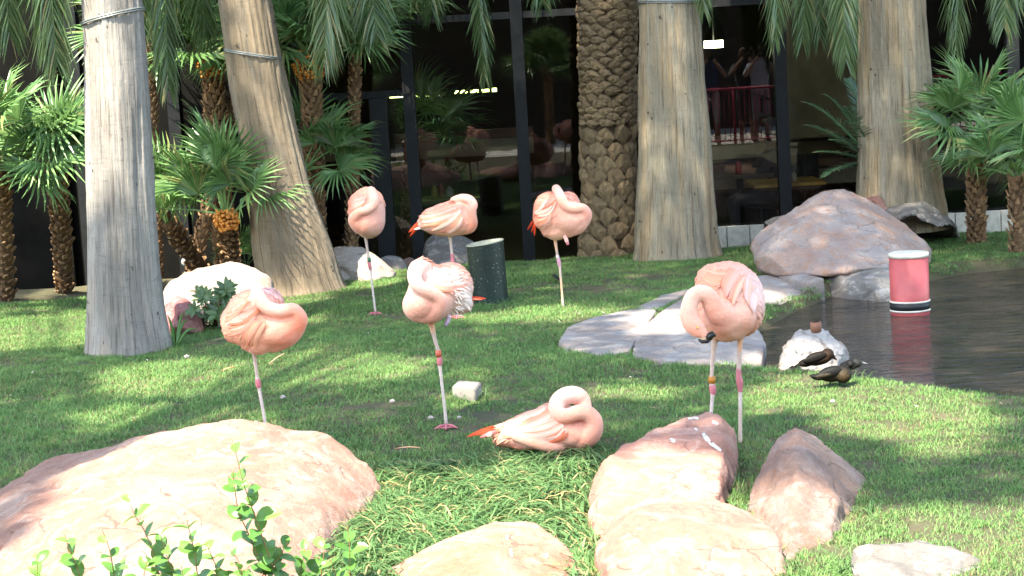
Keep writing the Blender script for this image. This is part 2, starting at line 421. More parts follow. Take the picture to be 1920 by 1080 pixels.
b4 += [Z(P(1108, 1075, 6.0), -.1), Z(P(1140, 1110, 5.6), -.1), Z(P(1485, 1110, 5.6), -.1), Z(P(1482, 1060, 6.0), -.1), Z(G(1250, 960), -.1), Z(G(1400, 1000), -.1)]
rock('boulder', [b4], R_PALE, 'sunlit orange-pink boulder leaning against the red-pink boulder at the bottom edge', voxel=0.011, amp=0.016, freq=6, smooth=0, cuts=0, cracks=4)
b5 = [P(1492, 802, 6.95), P(1521, 812, 7.0), P(1596, 878, 7.1), P(1629, 907, 7.0), P(1613, 955, 6.75), P(1494, 872, 6.58), P(1536, 908, 6.5), P(1567, 938, 6.43), P(1448, 828, 6.95), P(1425, 897, 6.82), P(1397, 960, 6.66), P(1448, 992, 6.36), P(1552, 1028, 6.12)]
b5 += [Z(G(1398, 970), -.1), Z(G(1474, 1064), -.04), Z(G(1552, 1036), -.1), Z(G(1615, 962), -.1), Z(G(1610, 885), -.1), Z(G(1455, 880), -.1)]
rock('boulder', [b5], R_MAUVE, 'pointed mauve-brown boulder standing in the grass, right of the red-pink boulder', voxel=0.012, amp=0.017, freq=6, smooth=0, cuts=0, cracks=4)
b6 = [P(1600, 1034, 5.75), P(1640, 1017, 5.85), P(1720, 1010, 5.9), P(1800, 1024, 5.85), P(1840, 1050, 5.8), P(1650, 1050, 5.65)]
b6 += [Z(P(1598, 1060, 5.7), -.1), Z(P(1606, 1110, 5.5), -.1), Z(P(1840, 1120, 5.5), -.1), Z(P(1845, 1040, 5.9), -.1), Z(P(1640, 1017, 6.0), -.1)]
rock('boulder', [b6], R_GREY, 'small grey-white rock in the bottom corner of the lawn', voxel=0.014, amp=0.015, freq=6, smooth=2)
# far right boulder by the pond
b7 = [P(1543, 357, 13.9), P(1571, 354, 13.9), P(1600, 360, 13.95), P(1648, 388, 13.9), P(1692, 418, 13.8), P(1750, 470, 13.6), P(1507, 414, 13.42), P(1482, 438, 13.32), P(1454, 471, 13.18), P(1405, 461, 13.5), P(1416, 442, 13.6), P(1470, 424, 13.75), P(1520, 370, 13.95),
      P(1426, 498, 13.15), P(1466, 516, 13.0), P(1549, 517, 12.85), P(1616, 504, 12.82), P(1700, 502, 12.88)]
b7 += [Z(G(1430, 508), -.1), Z(G(1490, 500), -.1), Z(G(1620, 490), -.1), Z(G(1740, 490), -.1), Z(G(1440, 470), -.1), Z(G(1700, 450), -.1)]
rock('boulder', [b7], R_BLUE, 'large mauve and orange boulder overhanging the pond below the right palm', voxel=0.020, amp=0.022, freq=3.2, smooth=1, cuts=3, cracks=3)
b7b = [P(1545, 512, 12.95), P(1620, 500, 12.9), P(1680, 500, 12.8), P(1620, 530, 12.6)] + [Z(G(1540, 528), -.2), Z(G(1690, 540), -.2), Z(G(1700, 500), -.2), Z(G(1560, 505), -.2)]
rock('boulder', [b7b], R_GREY, 'dark wet grey ledge under the large pond boulder', voxel=0.02, amp=0.02)
rock('boulder', [[P(1432, 412, 14.9), P(1455, 402, 15), P(1490, 400, 15.1), P(1500, 418, 14.8)] + [Z(G(1425, 445), -.1), Z(G(1505, 445), -.1), Z(G(1500, 430), -.1), Z(G(1440, 430), -.1)]], R_GREY,
     'small grey rock at the window sill behind the large pond boulder', voxel=0.02, amp=0.02)
rock('boulder', [[P(1596, 366, 14.6), P(1640, 362, 14.7), P(1655, 380, 14.5), P(1600, 395, 14.4), P(1650, 400, 14.4)] + [Z(G(1590, 425), -.1), Z(G(1660, 425), -.1), Z(G(1640, 415), -.1)]], R_PINK,
     'flat pink stone resting at the foot of the right palm', voxel=0.02, amp=0.015)
rock('boulder', [[P(1655, 392, 14.2), P(1680, 380, 14.3), P(1740, 380, 14.4), P(1790, 410, 14.2)] + [Z(G(1650, 440), -.1), Z(G(1800, 440), -.1), Z(G(1780, 420), -.1), Z(G(1670, 430), -.1)]], R_GREY,
     'grey rock tucked behind the large pond boulder by the right palm', voxel=0.025, amp=0.02)
# back left boulders
b8 = [P(308, 560, 12.9), P(325, 524, 13.1), P(380, 500, 13.3), P(430, 489, 13.4), P(470, 494, 13.4), P(500, 512, 13.3), P(520, 560, 13.1), P(380, 560, 12.7), P(470, 570, 12.7)]
b8 += [Z(G(300, 612), -.1), Z(G(420, 618), -.1), Z(G(525, 600), -.1), Z(G(510, 560), -.1), Z(G(310, 570), -.1)]
rock('boulder', [b8], R_WHITE, 'sunlit cream boulder with frond shadows, left of the leaning palm', voxel=0.025, amp=0.03, freq=3)
b9 = [P(590, 474, 14.7), P(640, 459, 14.8), P(678, 462, 14.8), P(700, 480, 14.7), P(738, 506, 14.5), P(640, 500, 14.4)] + [Z(G(600, 525), -.1), Z(G(660, 532), -.1), Z(G(748, 516), -.1), Z(G(740, 500), -.1), Z(G(600, 500), -.1)]
rock('boulder', [b9], R_WHITE, 'blinding white sunlit boulder, right of the leaning palm trunk', voxel=0.025, amp=0.02, freq=3)
rock('boulder', [[P(312, 565, 12.2), P(340, 550, 12.3), P(368, 556, 12.3), P(374, 600, 12.1), P(330, 590, 12)] + [Z(G(308, 622), -.1), Z(G(385, 618), -.1), Z(G(375, 600), -.1), Z(G(315, 602), -.1)]], R_RED,
     'dark red rock beside the left palm trunk', voxel=0.018, amp=0.02)
rock('boulder', [[P(700, 490, 15.1), P(725, 478, 15.2), P(752, 480, 15.2), P(768, 500, 15)] + [Z(G(695, 512), -.15), Z(G(775, 510), -.15), Z(G(765, 500), -.15), Z(G(705, 500), -.15)]], R_GREY,
     'grey rock between the white boulder and the window frame', voxel=0.02, amp=0.015)
rock('boulder', [[P(745, 490, 15.5), P(765, 479, 15.5), P(795, 484, 15.5), P(805, 500, 15.4)] + [Z(G(740, 508), -.15), Z(G(812, 506), -.15), Z(G(800, 498), -.15), Z(G(750, 498), -.15)]], R_MAUVE,
     'low brownish rock beside the grey rock at the window frame', voxel=0.02, amp=0.015)
rock('boulder', [[P(788, 455, 15.7), P(800, 440, 15.8), P(832, 430, 15.9), P(870, 436, 15.9), P(905, 458, 15.8), P(840, 470, 15.5)] + [Z(G(785, 500), -.2), Z(G(935, 492), -.2), Z(G(920, 485), -.2), Z(G(800, 485), -.2)]], R_GREY,
     'grey-brown sloping rock against the window behind the red-tailed flamingo', voxel=0.022, amp=0.02)
# white rock with a pipe in the pond
b10 = [P(1470, 640, 10.1), P(1500, 622, 10.2), P(1518, 617, 10.25), P(1545, 617, 10.25), P(1585, 648, 10.2), P(1588, 672, 10.1), P(1470, 675, 9.95), P(1530, 655, 10.0)]
b10 += [Z(G(1466, 686, -.1), -.2), Z(G(1592, 690, -.1), -.2), Z(G(1590, 665, -.1), -.2), Z(G(1475, 660, -.1), -.2)]
fr = empty('fountain_rock', Vector((*G(1530, 680, -.1).xy, -.2)), 'white crusted rock with a short rusty pipe on top, standing in the pond edge', 'rock')
FOUNTAIN_ROCK = rock('stone', [b10], rock_mat('rock_lime', (0.42, 0.37, 0.35), (0.47, 0.43, 0.41), (0.12, 0.055, 0.025), orange=0.3, white=0.6, white_col=(.40, .36, .34)), None, voxel=0.010, amp=0.030, freq=8, smooth=0, parent=fr, cuts=20)
mb = MB(); c0 = P(1530, 622, 10.22)
up = Vector((0, 0, 1))
mb.tube([c0, c0 + up * .055, c0 + up * .055, c0 + up * .015], [.031, .031, .022, .022], 20)
mb.build('pipe', plain('rust_pipe', (0.24, 0.10, 0.06), 0.7), fr)

# pond edge paving: cracked stone slabs
pave = empty('pond_edge_paving', G(1250, 640, -.1), 'smooth grey-mauve flagstones with cracks between lawn and pond', 'paving')
for pc in pieces:
    pts = [G(x, y, z) for x, y, z in pc]
    rock('slab', [[p for p in pts] + [Z(p, -.28) for p in pts]], R_SLAB, None, voxel=0.016, amp=0.003, freq=5, smooth=1, parent=pave, facet=0.3, cuts=0, cracks=2)

# ------------------------------------------------------------------ palm trunks
def bark_mat(name, a, b, orange, streak=0.75, cracks=1.0, vm=0.85, rm=0.3):
    M = Mat(name); o = M.coord('Object')
    vert = M.noise(M.coord('UV', (110, 7, 1)), 1.0, 6, 0.66, 0.3)
    fine = M.noise(M.coord('UV', (240, 36, 1)), 1.0, 4, 0.65)
    rings = M.noise(M.coord('UV', (9, 110, 1)), 1.0, 5, 0.68, 1.4)
    bandn = M.noise(M.coord('UV', (9, 1.1, 1)), 1.0, 4, 0.55, 0.3)
    big = M.noise(o, 3.0, 6, 0.6, 0.8)
    c = M.ramp(bandn, [(0.34, tuple(k * 0.80 for k in a)), (0.50, a), (0.64, b)])
    c = M.mix(M.ramp(M.noise(M.coord('UV', (7, 0.8, 1), (0, 0, 0.02)), 1.3, 5, 0.6, 0.4), [(0.50, (0, 0, 0)), (0.62, (streak,) * 3)]), c, orange)
    c = M.mix(0.5, c, M.ramp(big, [(0.35, (0.62, 0.60, 0.58)), (0.6, (1, 1, 1))]), 'MULTIPLY')
    c = M.mix(vm, c, M.ramp(vert, [(0.34, (0.16, 0.13, 0.11)), (0.46, (0.92, 0.92, 0.92)), (0.7, (1, 1, 1))]), 'MULTIPLY')
    c = M.mix(rm, c, M.ramp(rings, [(0.32, (0.45, 0.42, 0.4)), (0.44, (1, 1, 1))]), 'MULTIPLY')
    c = M.mix(0.5, c, M.ramp(fine, [(0.3, (0.40, 0.37, 0.35)), (0.55, (1, 1, 1))]), 'MULTIPLY')
    pit = M.voro(M.coord('UV', (26, 36, 1)), 1.0)
    pitsel = M.math('MULTIPLY', M.math('LESS_THAN', pit, 0.16), M.math('GREATER_THAN', M.noise(M.coord('UV', (12, 16, 1)), 1.0, 2), 0.56))
    c = M.mix(M.math('MULTIPLY', pitsel, 0.8), c, (0.03, 0.02, 0.015, 1))
    M.color(c); M.set(Roughness=0.9)
    n = M.bump(vert, 0.6 * cracks, 0.02); n = M.bump(fine, 0.5, 0.006, n); n = M.bump(rings, 0.35, 0.008, n)
    return M.m
BARK_BROWN = bark_mat('palm_bark_brown', (0.205, 0.15, 0.10), (0.285, 0.225, 0.165), (0.22, 0.14, 0.075), 0.45, 1.0, 0.7, 0.5)
BARK_GREY = bark_mat('palm_bark_grey', (0.25, 0.22, 0.20), (0.36, 0.325, 0.30), (0.30, 0.235, 0.19), 0.4, 1.0, 0.7, 0.5)
BARK_TAN = bark_mat('palm_bark_tan', (0.29, 0.235, 0.165), (0.42, 0.355, 0.265), (0.35, 0.215, 0.10), 0.65, 1.0, 0.7, 0.3)
M = Mat('wire'); M.set(Base_Color=(0.22, 0.22, 0.21, 1), Roughness=0.5, Metallic=0.6); WIRE = M.m

def trunk_mesh(name, path, parent, mat, nseg=110, nring=260, amp=0.012, holes=40, seed=0):
    """path: world (x, y, z, r) from the ground up; fibrous palm stem with fissures, rings and pits"""
    pts = spline(path, nring); base = Vector(parent.location)
    verts = np.zeros((nring, nseg, 3)); uv = np.zeros((nring, nseg, 2)); L = 0
    rr = random.Random(seed)
    pits = [(rr.uniform(0, 2 * math.pi), rr.uniform(0, 2.6), rr.uniform(.012, .03)) for _ in range(holes)]
    for i in range(nring):
        x, y, z, r = pts[i]
        if i: L += np.linalg.norm(pts[i, :3] - pts[i-1, :3])
        for k in range(nseg):
            th = 2 * math.pi * k / nseg; c, s = math.cos(th), math.sin(th)
            q = Vector((c * 6, s * 6, L * 0.9 + seed * 3.1))
            d = noise.fractal(q * 1.6, 0.8, 2.1, 4) * amp * 1.1
            fz = noise.noise(Vector((c * 20, s * 20, L * 1.7 + seed)))
            d -= amp * 0.7 * max(0, fz) ** 1.3
            d += amp * 1.3 * noise.noise(Vector((c * 1.3, s * 1.3, L * 1.2 + seed * 7)))
            verts[i, k] = (x + c * (r + d), y + s * (r + d), z)
            uv[i, k] = (k / nseg, L / 3.0)
    for th, l, rad in pits:
        pass
    V = verts.reshape(-1, 3) - np.array(base)
    faces = [(i*nseg+k, i*nseg+(k+1) % nseg, (i+1)*nseg+(k+1) % nseg, (i+1)*nseg+k) for i in range(nring-1) for k in range(nseg)]
    me = mesh_from(name, V, faces)
    uvl = me.uv_layers.new(name='UVMap'); U = uv.reshape(-1, 2)
    li = np.empty(len(me.loops), np.int32); me.loops.foreach_get('vertex_index', li)
    W = U[li].reshape(-1, 4, 2)
    wrap = (W[:, :, 0].max(1) - W[:, :, 0].min(1)) > 0.5
    W[wrap] = np.where(W[wrap][:, :, :1] < 0.5, W[wrap] + np.array([1, 0]), W[wrap])
    uvl.data.foreach_set('uv', W.astype(np.float32).ravel())
    return link(name, me, mat, parent)
def ring_band(path, z, r_extra, parent, name='wire_band', thick=0.006, tilt=0.12):
    pts = spline(path, 200); i = int(np.argmin(np.abs(pts[:, 2] - z))); x, y, zz, r = pts[i]
    mb = MB(); n = 40
    for w in (0, 1):
        ring = [Vector((x + math.cos(2*math.pi*k/n) * (r + r_extra), y + math.sin(2*math.pi*k/n) * (r + r_extra), zz + w * 0.012 + tilt * r * math.cos(2*math.pi*k/n))) for k in range(n + 1)]
        mb.tube(ring, [thick] * (n + 1), 6, cap=False)
    return mb.build(name, WIRE, parent)

def wpath(spec, Y):
    """(px, py, width_px) list from the ground up -> (x, y, z, r)"""
    out = []
    for q in spec:
        x, y, w = q[:3]; p = P(x, y, Y); out.append((p.x, p.y, p.z, px(w / 2, Y)))
    return out
PALMS = {}
# leaning palm
Yl = 14.0
path = wpath([(570, 585, 186), (566, 552, 176), (561, 525, 160), (545, 450, 146), (522, 350, 118), (505, 270, 108), (487, 180, 104), (474, 100, 100), (459, 0, 98)], Yl)
dx = path[-1][0] - path[-2][0]
path += [(path[-1][0] - 0.08, Yl, 3.0, .19), (path[-1][0] - 0.15, Yl, 4.4, .19), (path[-1][0] - .18, Yl, 5.2, .2)]
e = empty('leaning_palm_tree', (path[1][0], Yl, path[1][2]), 'leaning palm with a thick grey-brown trunk and wire band, between the fan palms', 'palm tree')
tk = trunk_mesh('trunk', path, e, BARK_BROWN, seed=1, amp=0.013); ring_band(path, P(465, 105, Yl).z, 0.008, tk, tilt=-0.22)
PALMS['lean'] = (e, path)
# left palm
Ye = 11.5
path = wpath([(240, 690, 178), (242, 655, 164), (236, 560, 138), (228, 400, 124), (220, 200, 118), (212, 30, 112), (210, 0, 112)], Ye)
path += [(path[-1][0] - .02, Ye, 3.2, .18), (path[-1][0] - .03, Ye, 7.5, .18), (path[-1][0] - .03, Ye, 9.6, .19)]
e = empty('grey_palm_tree', (path[1][0], Ye, path[1][2]), 'palm with a straight pale grey cracked trunk at the left edge of the lawn', 'palm tree')
tk = trunk_mesh('trunk', path, e, BARK_GREY, seed=2, amp=0.010); ring_band(path, P(215, 32, Ye).z, 0.008, tk, tilt=0.2)
PALMS['left'] = (e, path)
# middle right palm
Ym = 14.9
path = wpath([(1272, 510, 190), (1270, 482, 172), (1268, 455, 160), (1266, 380, 150), (1263, 250, 134), (1258, 120, 122), (1254, 0, 112)], Ym)
path += [(path[-1][0], Ym, 3.2, .23), (path[-1][0], Ym, 6.2, .22), (path[-1][0], Ym, 8.2, .22)]
e = empty('tan_palm_tree', (path[1][0], Ym, path[1][2]), 'upright palm with a pale orange-streaked trunk beside the diamond-scaled palm', 'palm tree')
tk = trunk_mesh('trunk', path, e, BARK_TAN, seed=3, amp=0.012); ring_band(path, P(1252, 4, Ym).z, 0.008, tk, tilt=-0.05)
PALMS['mid'] = (e, path)
# right palm
Yr = 14.9
path = wpath([(1690, 430, 176), (1688, 390, 168), (1682, 250, 142), (1676, 100, 130), (1673, 0, 124)], Yr)
path += [(path[-1][0], Yr, 3.2, .24), (path[-1][0], Yr, 4.8, .23), (path[-1][0], Yr, 5.6, .23)]
e = empty('tan_palm_tree', (path[1][0], Yr, path[1][2] - .1), 'palm trunk rising behind the large pond boulder at the right', 'palm tree')
trunk_mesh('trunk', path, e, BARK_TAN, seed=4, amp=0.012)
PALMS['right'] = (e, path)

# date palm with diamond leaf bases, every scale a piece
Yd = 15.55
path = wpath([(1148, 480, 128), (1146, 440, 122), (1144, 380, 112), (1142, 300, 106), (1140, 200, 108), (1139, 100, 110), (1138, 0, 112)], Yd)
path += [(path[-1][0], Yd, 3.0, .27), (path[-1][0], Yd, 5.4, .28), (path[-1][0], Yd, 7.0, .3)]
dp = empty('date_palm_tree', (path[1][0], Yd, path[1][2]), 'date palm with a brown trunk of diamond-shaped leaf scales', 'palm tree')
M = Mat('scale_bark'); v = M.coord('Object'); a = M.attr('Col')
c = M.ramp(M.noise(v, 18, 8, 0.7), [(0.30, (0.08, 0.05, 0.025)), (0.50, (0.205, 0.135, 0.07)), (0.72, (0.32, 0.225, 0.125))])
rn = M.node('ShaderNodeObjectInfo').outputs['Random']
c = M.mix(M.math('MULTIPLY', rn, 0.5), c, (0.10, 0.06, 0.032, 1))
M.color(c); M.set(Roughness=0.9); b = M.bump(M.noise(M.coord('Object', (40, 40, 6)), 3, 6, 0.7), 0.9, 0.012); M.bump(M.noise(v, 90, 4), .5, .004, b)
SCALE = M.m
core = [(x, y, z, r - 0.045) for x, y, z, r in path]
trunk_mesh('trunk', core, dp, plain('scale_core', (0.05, 0.03, 0.016), 0.95), nseg=48, nring=120, seed=5)
def scale_mesh(seed):
    r_ = random.Random(seed); n = 6
    w, h, t = .082 * r_.uniform(.85, 1.15), .070 * r_.uniform(.9, 1.1), .046
    rim = [(-w, -.1*h), (-.55*w, -.75*h), (0, -h), (.55*w, -.75*h), (w, -.1*h), (.6*w, .55*h), (0.1*w, .85*h), (-.6*w, .55*h)]
    rim = [(a * r_.uniform(.8, 1.12), b * r_.uniform(.8, 1.12)) for a, b in rim]
    V = [(a * .97, .02, b * .97) for a, b in rim] + [(a * .90, -t * (.8 + .25 * (b > 0)) * r_.uniform(.85, 1.1), b * .90 + .006) for a, b in rim]
    V += [(a * .42, -t * r_.uniform(1.0, 1.3), b * .42 + .006) for a, b in rim] + [(0, -t * 1.2, .004)]
    k = len(rim); Fc = []
    for i in range(k):
        j = (i + 1) % k
        Fc += [(i, j, k + j, k + i), (k + i, k + j, 2*k + j, 2*k + i), (2*k + i, 2*k + j, 3*k)]
    return mesh_from('scale', V, Fc, smooth=False)
scale_meshes = [scale_mesh(s) for s in range(7)]
for m_ in scale_meshes: m_.materials.append(SCALE)
sp = spline(path, 400); z = path[0][2]; row = 0; nsc = 0
while z < 2.75:
    i = int(np.argmin(np.abs(sp[:, 2] - z))); x, y, zz, r = sp[i]
    squash = 1.45 if z < 1.0 else 0.68
    n = 9 if z < 1.0 else 11
    for k in range(n):
        th = 2 * math.pi * (k + 0.5 * (row % 2)) / n + random.uniform(-.05, .05)
        nrm = Vector((math.cos(th), math.sin(th), 0))
        if nrm.y > 0.35: continue                       # the side turned to the windows is never seen
        o = link('scale', scale_meshes[random.randrange(7)], None, dp)
        rot = Matrix.Rotation(th + math.pi / 2, 4, 'Z') @ Matrix.Rotation(random.uniform(-.3, .3), 4, 'Y') @ Matrix.Rotation(random.uniform(-.12, .12) + (.22 if z > .95 else 0), 4, 'X')
        s_ = r / .25 * (1.22 if z < 1.0 else 1.0)
        o.matrix_local = Matrix.Translation(Vector((x, y, zz + random.uniform(-.008, .008))) + nrm * (r - .048) - Vector(dp.location)) @ rot @ Matrix.Diagonal((s_ * .90 * random.uniform(.9, 1.08), random.uniform(.8, 1.15), squash * 1.04 * random.uniform(.88, 1.1), 1))
        nsc += 1
    z += .077 * squash; row += 1
PALMS['date'] = (dp, path)

# ------------------------------------------------------------------ restaurant building
YB = 16.4
def glass_mat(name, tint):
    M = Mat(name); M.n.remove(M.b)
    tr = M.node('ShaderNodeBsdfTransparent'); tr.inputs['Color'].default_value = tint
    gl = M.node('ShaderNodeBsdfGlossy'); gl.inputs['Roughness'].default_value = 0.0; gl.inputs['Color'].default_value = (1, 1, 1, 1)
    bm_ = M.node('ShaderNodeBump'); bm_.inputs['Strength'].default_value = 0.02; bm_.inputs['Distance'].default_value = 0.01
    M.link(M.noise(M.coord('World', (1, 1, 1)), 0.8, 2), bm_.inputs['Height']); M.link(bm_.outputs[0], gl.inputs['Normal'])
    fr_ = M.node('ShaderNodeFresnel'); fr_.inputs['IOR'].default_value = 1.52
    mx = M.node('ShaderNodeMixShader'); M.link(fr_.outputs[0], mx.inputs[0]); M.link(tr.outputs[0], mx.inputs[1]); M.link(gl.outputs[0], mx.inputs[2])
    M.link(mx.outputs[0], M.out.inputs['Surface']); return M.m
GLASS = glass_mat('tinted_glass', (0.74, 0.72, 0.66, 1))
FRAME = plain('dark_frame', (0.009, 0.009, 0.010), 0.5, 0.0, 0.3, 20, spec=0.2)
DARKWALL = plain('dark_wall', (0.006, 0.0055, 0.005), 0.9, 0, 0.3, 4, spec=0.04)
bld = empty('restaurant_building', (0, YB, -.3), 'dark glass-fronted restaurant building behind the palms', 'building')
XM = lambda x, y=240: P(x, y, YB).x
mull = [XM(150), XM(330), XM(555), XM(771), XM(979), XM(1222), XM(1467), XM(1700), XM(1900)]
ztop = P(900, 32, YB).z; zdoor = P(690, 178, YB).z; ZT = 4.6
for i, x in enumerate(mull):
    mb = MB(); w = .052; mb.box((x - w, YB - .06, -.32), (x + w, YB + .06, ZT)); mb.build('mullion', FRAME, bld, False)
for i in range(len(mull) - 1):
    a, b = mull[i] + .054, mull[i+1] - .054
    solid = i < 2
    sill = -0.20 if i < 6 else 0.085
    if i == 5: sill = 0.085
    mb = MB(); mb.box((a, YB - .035, ztop - .03), (b, YB + .035, ztop + .03)); mb.build('transom', FRAME, bld, False)
    zones = [(sill, ztop - .032), (ztop + .032, ZT)]
    if i == 2:
        mb = MB(); mb.box((a, YB - .03, zdoor - .03), (b, YB + .03, zdoor + .03)); mb.build('transom', FRAME, bld, False)
        zones = [(sill, zdoor - .032), (zdoor + .032, ztop - .032), (ztop + .032, ZT)]
        for xx in (XM(718, 330), XM(590, 330)):
            mb = MB(); mb.box((xx - .075, YB - .05, -.30), (xx + .075, YB + .05, zdoor - .035)); mb.build('door_stile', FRAME, bld, False)
    for z0, z1 in zones:
        if solid:
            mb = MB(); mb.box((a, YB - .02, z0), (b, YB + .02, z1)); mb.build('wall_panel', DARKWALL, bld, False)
        else:
            mb = MB(); mb.add([(a, YB, z0), (b, YB, z0), (b, YB, z1), (a, YB, z1)], [(0, 1, 2, 3)]); mb.build('pane', GLASS, bld, False)
# tiled kerb under the right window
KERB = plain('kerb_tile', (0.42, 0.38, 0.32), 0.6, 0, 0.2, 20)
x = XM(1222) ; n = 0
while x < XM(1900):
    mb = MB(); mb.box((x + .004, YB - .16, -.25), (x + .196, YB - .065, .085 + random.uniform(-.004, .004))); mb.build('sill_block', KERB, bld, False); x += .2
# room behind the glass
X0, X1 = mull[0] - .05, mull[-1] + .05
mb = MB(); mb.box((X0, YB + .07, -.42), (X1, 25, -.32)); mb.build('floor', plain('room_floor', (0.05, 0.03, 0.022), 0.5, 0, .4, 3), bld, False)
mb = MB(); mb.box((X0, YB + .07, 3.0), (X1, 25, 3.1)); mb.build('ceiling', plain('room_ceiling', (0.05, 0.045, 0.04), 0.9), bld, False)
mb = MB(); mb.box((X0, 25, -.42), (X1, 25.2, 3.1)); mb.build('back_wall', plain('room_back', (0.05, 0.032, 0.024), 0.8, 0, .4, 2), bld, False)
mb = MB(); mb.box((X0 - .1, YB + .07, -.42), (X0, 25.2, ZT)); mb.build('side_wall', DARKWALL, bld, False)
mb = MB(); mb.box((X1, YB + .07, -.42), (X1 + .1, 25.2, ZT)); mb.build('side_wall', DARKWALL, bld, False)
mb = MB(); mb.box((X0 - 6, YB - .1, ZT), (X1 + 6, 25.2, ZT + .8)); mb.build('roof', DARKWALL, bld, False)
for xa, xb in ((X0 - 6, X0 - .1), (X1 + .1, X1 + 6)):
    mb = MB(); mb.box((xa, YB - .02, -.45), (xb, YB + .2, ZT)); mb.build('wall_panel', DARKWALL, bld, False)
# brown partition and booth rails seen through the right windows
OLIVE = plain('partition_olive', (0.16, 0.13, 0.075), 0.8, 0, .35, 3)
mb = MB(); a, b = P(1478, 200, 17.6), P(1600, 200, 17.6); mb.box((a.x, 17.6, .75), (b.x + .6, 17.7, 2.9)); mb.build('partition', OLIVE, bld, False)
WOODRAIL = plain('booth_rail', (0.13, 0.055, 0.035), 0.5, 0, .4, 5); CREAM = plain('booth_back', (0.24, 0.21, 0.15), 0.7, 0, .3, 5)
for (yp, hgt, m_) in ((252, .08, WOODRAIL), (275, .13, CREAM), (303, .07, WOODRAIL), (330, .15, CREAM)):
    a = P(1320, yp + 8, 18.6); b = P(1640, yp - 9, 18.6); mb = MB(); mb.box((a.x, 18.6 + hgt * .1, a.z - hgt / 2 - .03), (b.x, 18.75, a.z + hgt / 2 - .03)); mb.build('booth_panel', m_, bld, False)
for xa, xb, yp in ((740, 1000, 262), (600, 700, 265)):
    a = P(xa, yp, 19.5); b = P(xb, yp, 19.5); mb = MB(); mb.box((a.x, 19.5, a.z - .04), (b.x, 19.6, a.z + .05)); mb.build('booth_panel', WOODRAIL, bld, False)
    mb = MB(); mb.box((a.x, 19.52, a.z - .22), (b.x, 19.6, a.z - .05)); mb.build('booth_panel', CREAM, bld, False)
def emis(name, col, s):
    M = Mat(name); M.set(Base_Color=(0.1, 0.1, 0.1, 1), Emission_Color=col, Emission_Strength=s); return M.m
LAMP = emis('lamp_green_white', (0.75, 0.95, 0.35, 1), 2.2)
LAMPW = emis('lamp_pale', (0.9, 1.0, 0.75, 1), 6.0)
for xa, xb, y0, y1 in ((731, 756, 178, 184), (780, 806, 177, 183), (808, 829, 175, 181), (853, 859, 170, 176), (863, 876, 169, 175), (882, 897, 168, 174), (904, 917, 167, 173), (923, 931, 165, 172)):
    a = P(xa, y1, 21); b = P(xb, y0, 21); mb = MB(); mb.box((a.x, 21, a.z), (b.x, 21.06, b.z)); mb.build('strip_light', LAMP, bld, False)
# ------------------------------------------------------------------ lawn grass (instanced tufts)
def grass_mat(name, lo, mid, hi, dry, dry_lo=0.60, dry_hi=0.75):
    M = Mat(name); a = M.attr('Col')
    sep = M.node('ShaderNodeSeparateColor'); M.link(a, sep.inputs[0])
    w = M.coord('World')
    n = M.noise(w, 1.1, 5, 0.6); n2 = M.noise(w, 6.0, 4, 0.6)
    f = M.math('ADD', M.math('MULTIPLY', sep.outputs[0], 0.5), M.math('MULTIPLY', n2, 0.5))
    c = M.ramp(f, [(0.2, lo), (0.5, mid), (0.85, hi)])
    dm = M.math('ADD', M.math('MULTIPLY', sep.outputs[1], 0.55), M.math('MULTIPLY', n, 0.55))
    c = M.mix(M.ramp(dm, [(dry_lo, (0, 0, 0)), (dry_hi, (0.9,) * 3)]), c, dry)
    M.color(c); M.set(Roughness=0.5, Specular_IOR_Level=0.18); M.translucent(c, 0.3); return M.m
GRASS = grass_mat('lawn_grass', (0.072, 0.148, 0.046), (0.130, 0.245, 0.072), (0.20, 0.33, 0.115), (0.27, 0.215, 0.105), 0.60, 0.74)
def blade(mb_v, mb_f, mb_c, base, h, w, az, lean, col, seg=2):
    d = Vector((math.cos(az), math.sin(az), 0)); s = Vector((-d.y, d.x, 0)); b = len(mb_v)
    for i in range(seg):
        t = i / seg; p = base + Vector((0, 0, h * (t - .25 * lean * t * t))) + d * (lean * h * t * t)
        ww = w * (1 - .35 * t)
        mb_v.append(p - s * ww); mb_v.append(p + s * ww); mb_c.append(col); mb_c.append(col)
    mb_v.append(base + Vector((0, 0, h * (1 - .25 * lean))) + d * lean * h); mb_c.append(col)
    for i in range(seg - 1): mb_f.append((b+2*i, b+2*i+1, b+2*i+3, b+2*i+2))
    e_ = b + 2 * (seg - 1); mb_f.append((e_, e_ + 1, b + 2 * seg))
tufts = bpy.data.collections.new('grass_sources')
for k in range(10):
    V, Fc, C = [], [], []
    for j in range(46):
        r_ = 0.055 * math.sqrt(random.random()); th = random.uniform(0, 6.283)
        blade(V, Fc, C, Vector((r_*math.cos(th), r_*math.sin(th), -.006)), random.uniform(.011, .029) * (1.5 if random.random() < .08 else 1), random.uniform(.0011, .0019), random.uniform(0, 6.283),
              random.uniform(.2, 1.3), (random.random(), random.random() ** 2.2, 0, 1))
    o = bpy.data.objects.new('grass_tuft', mesh_from('grass_tuft', V, Fc, C)); o.data.materials.append(GRASS); tufts.objects.link(o)
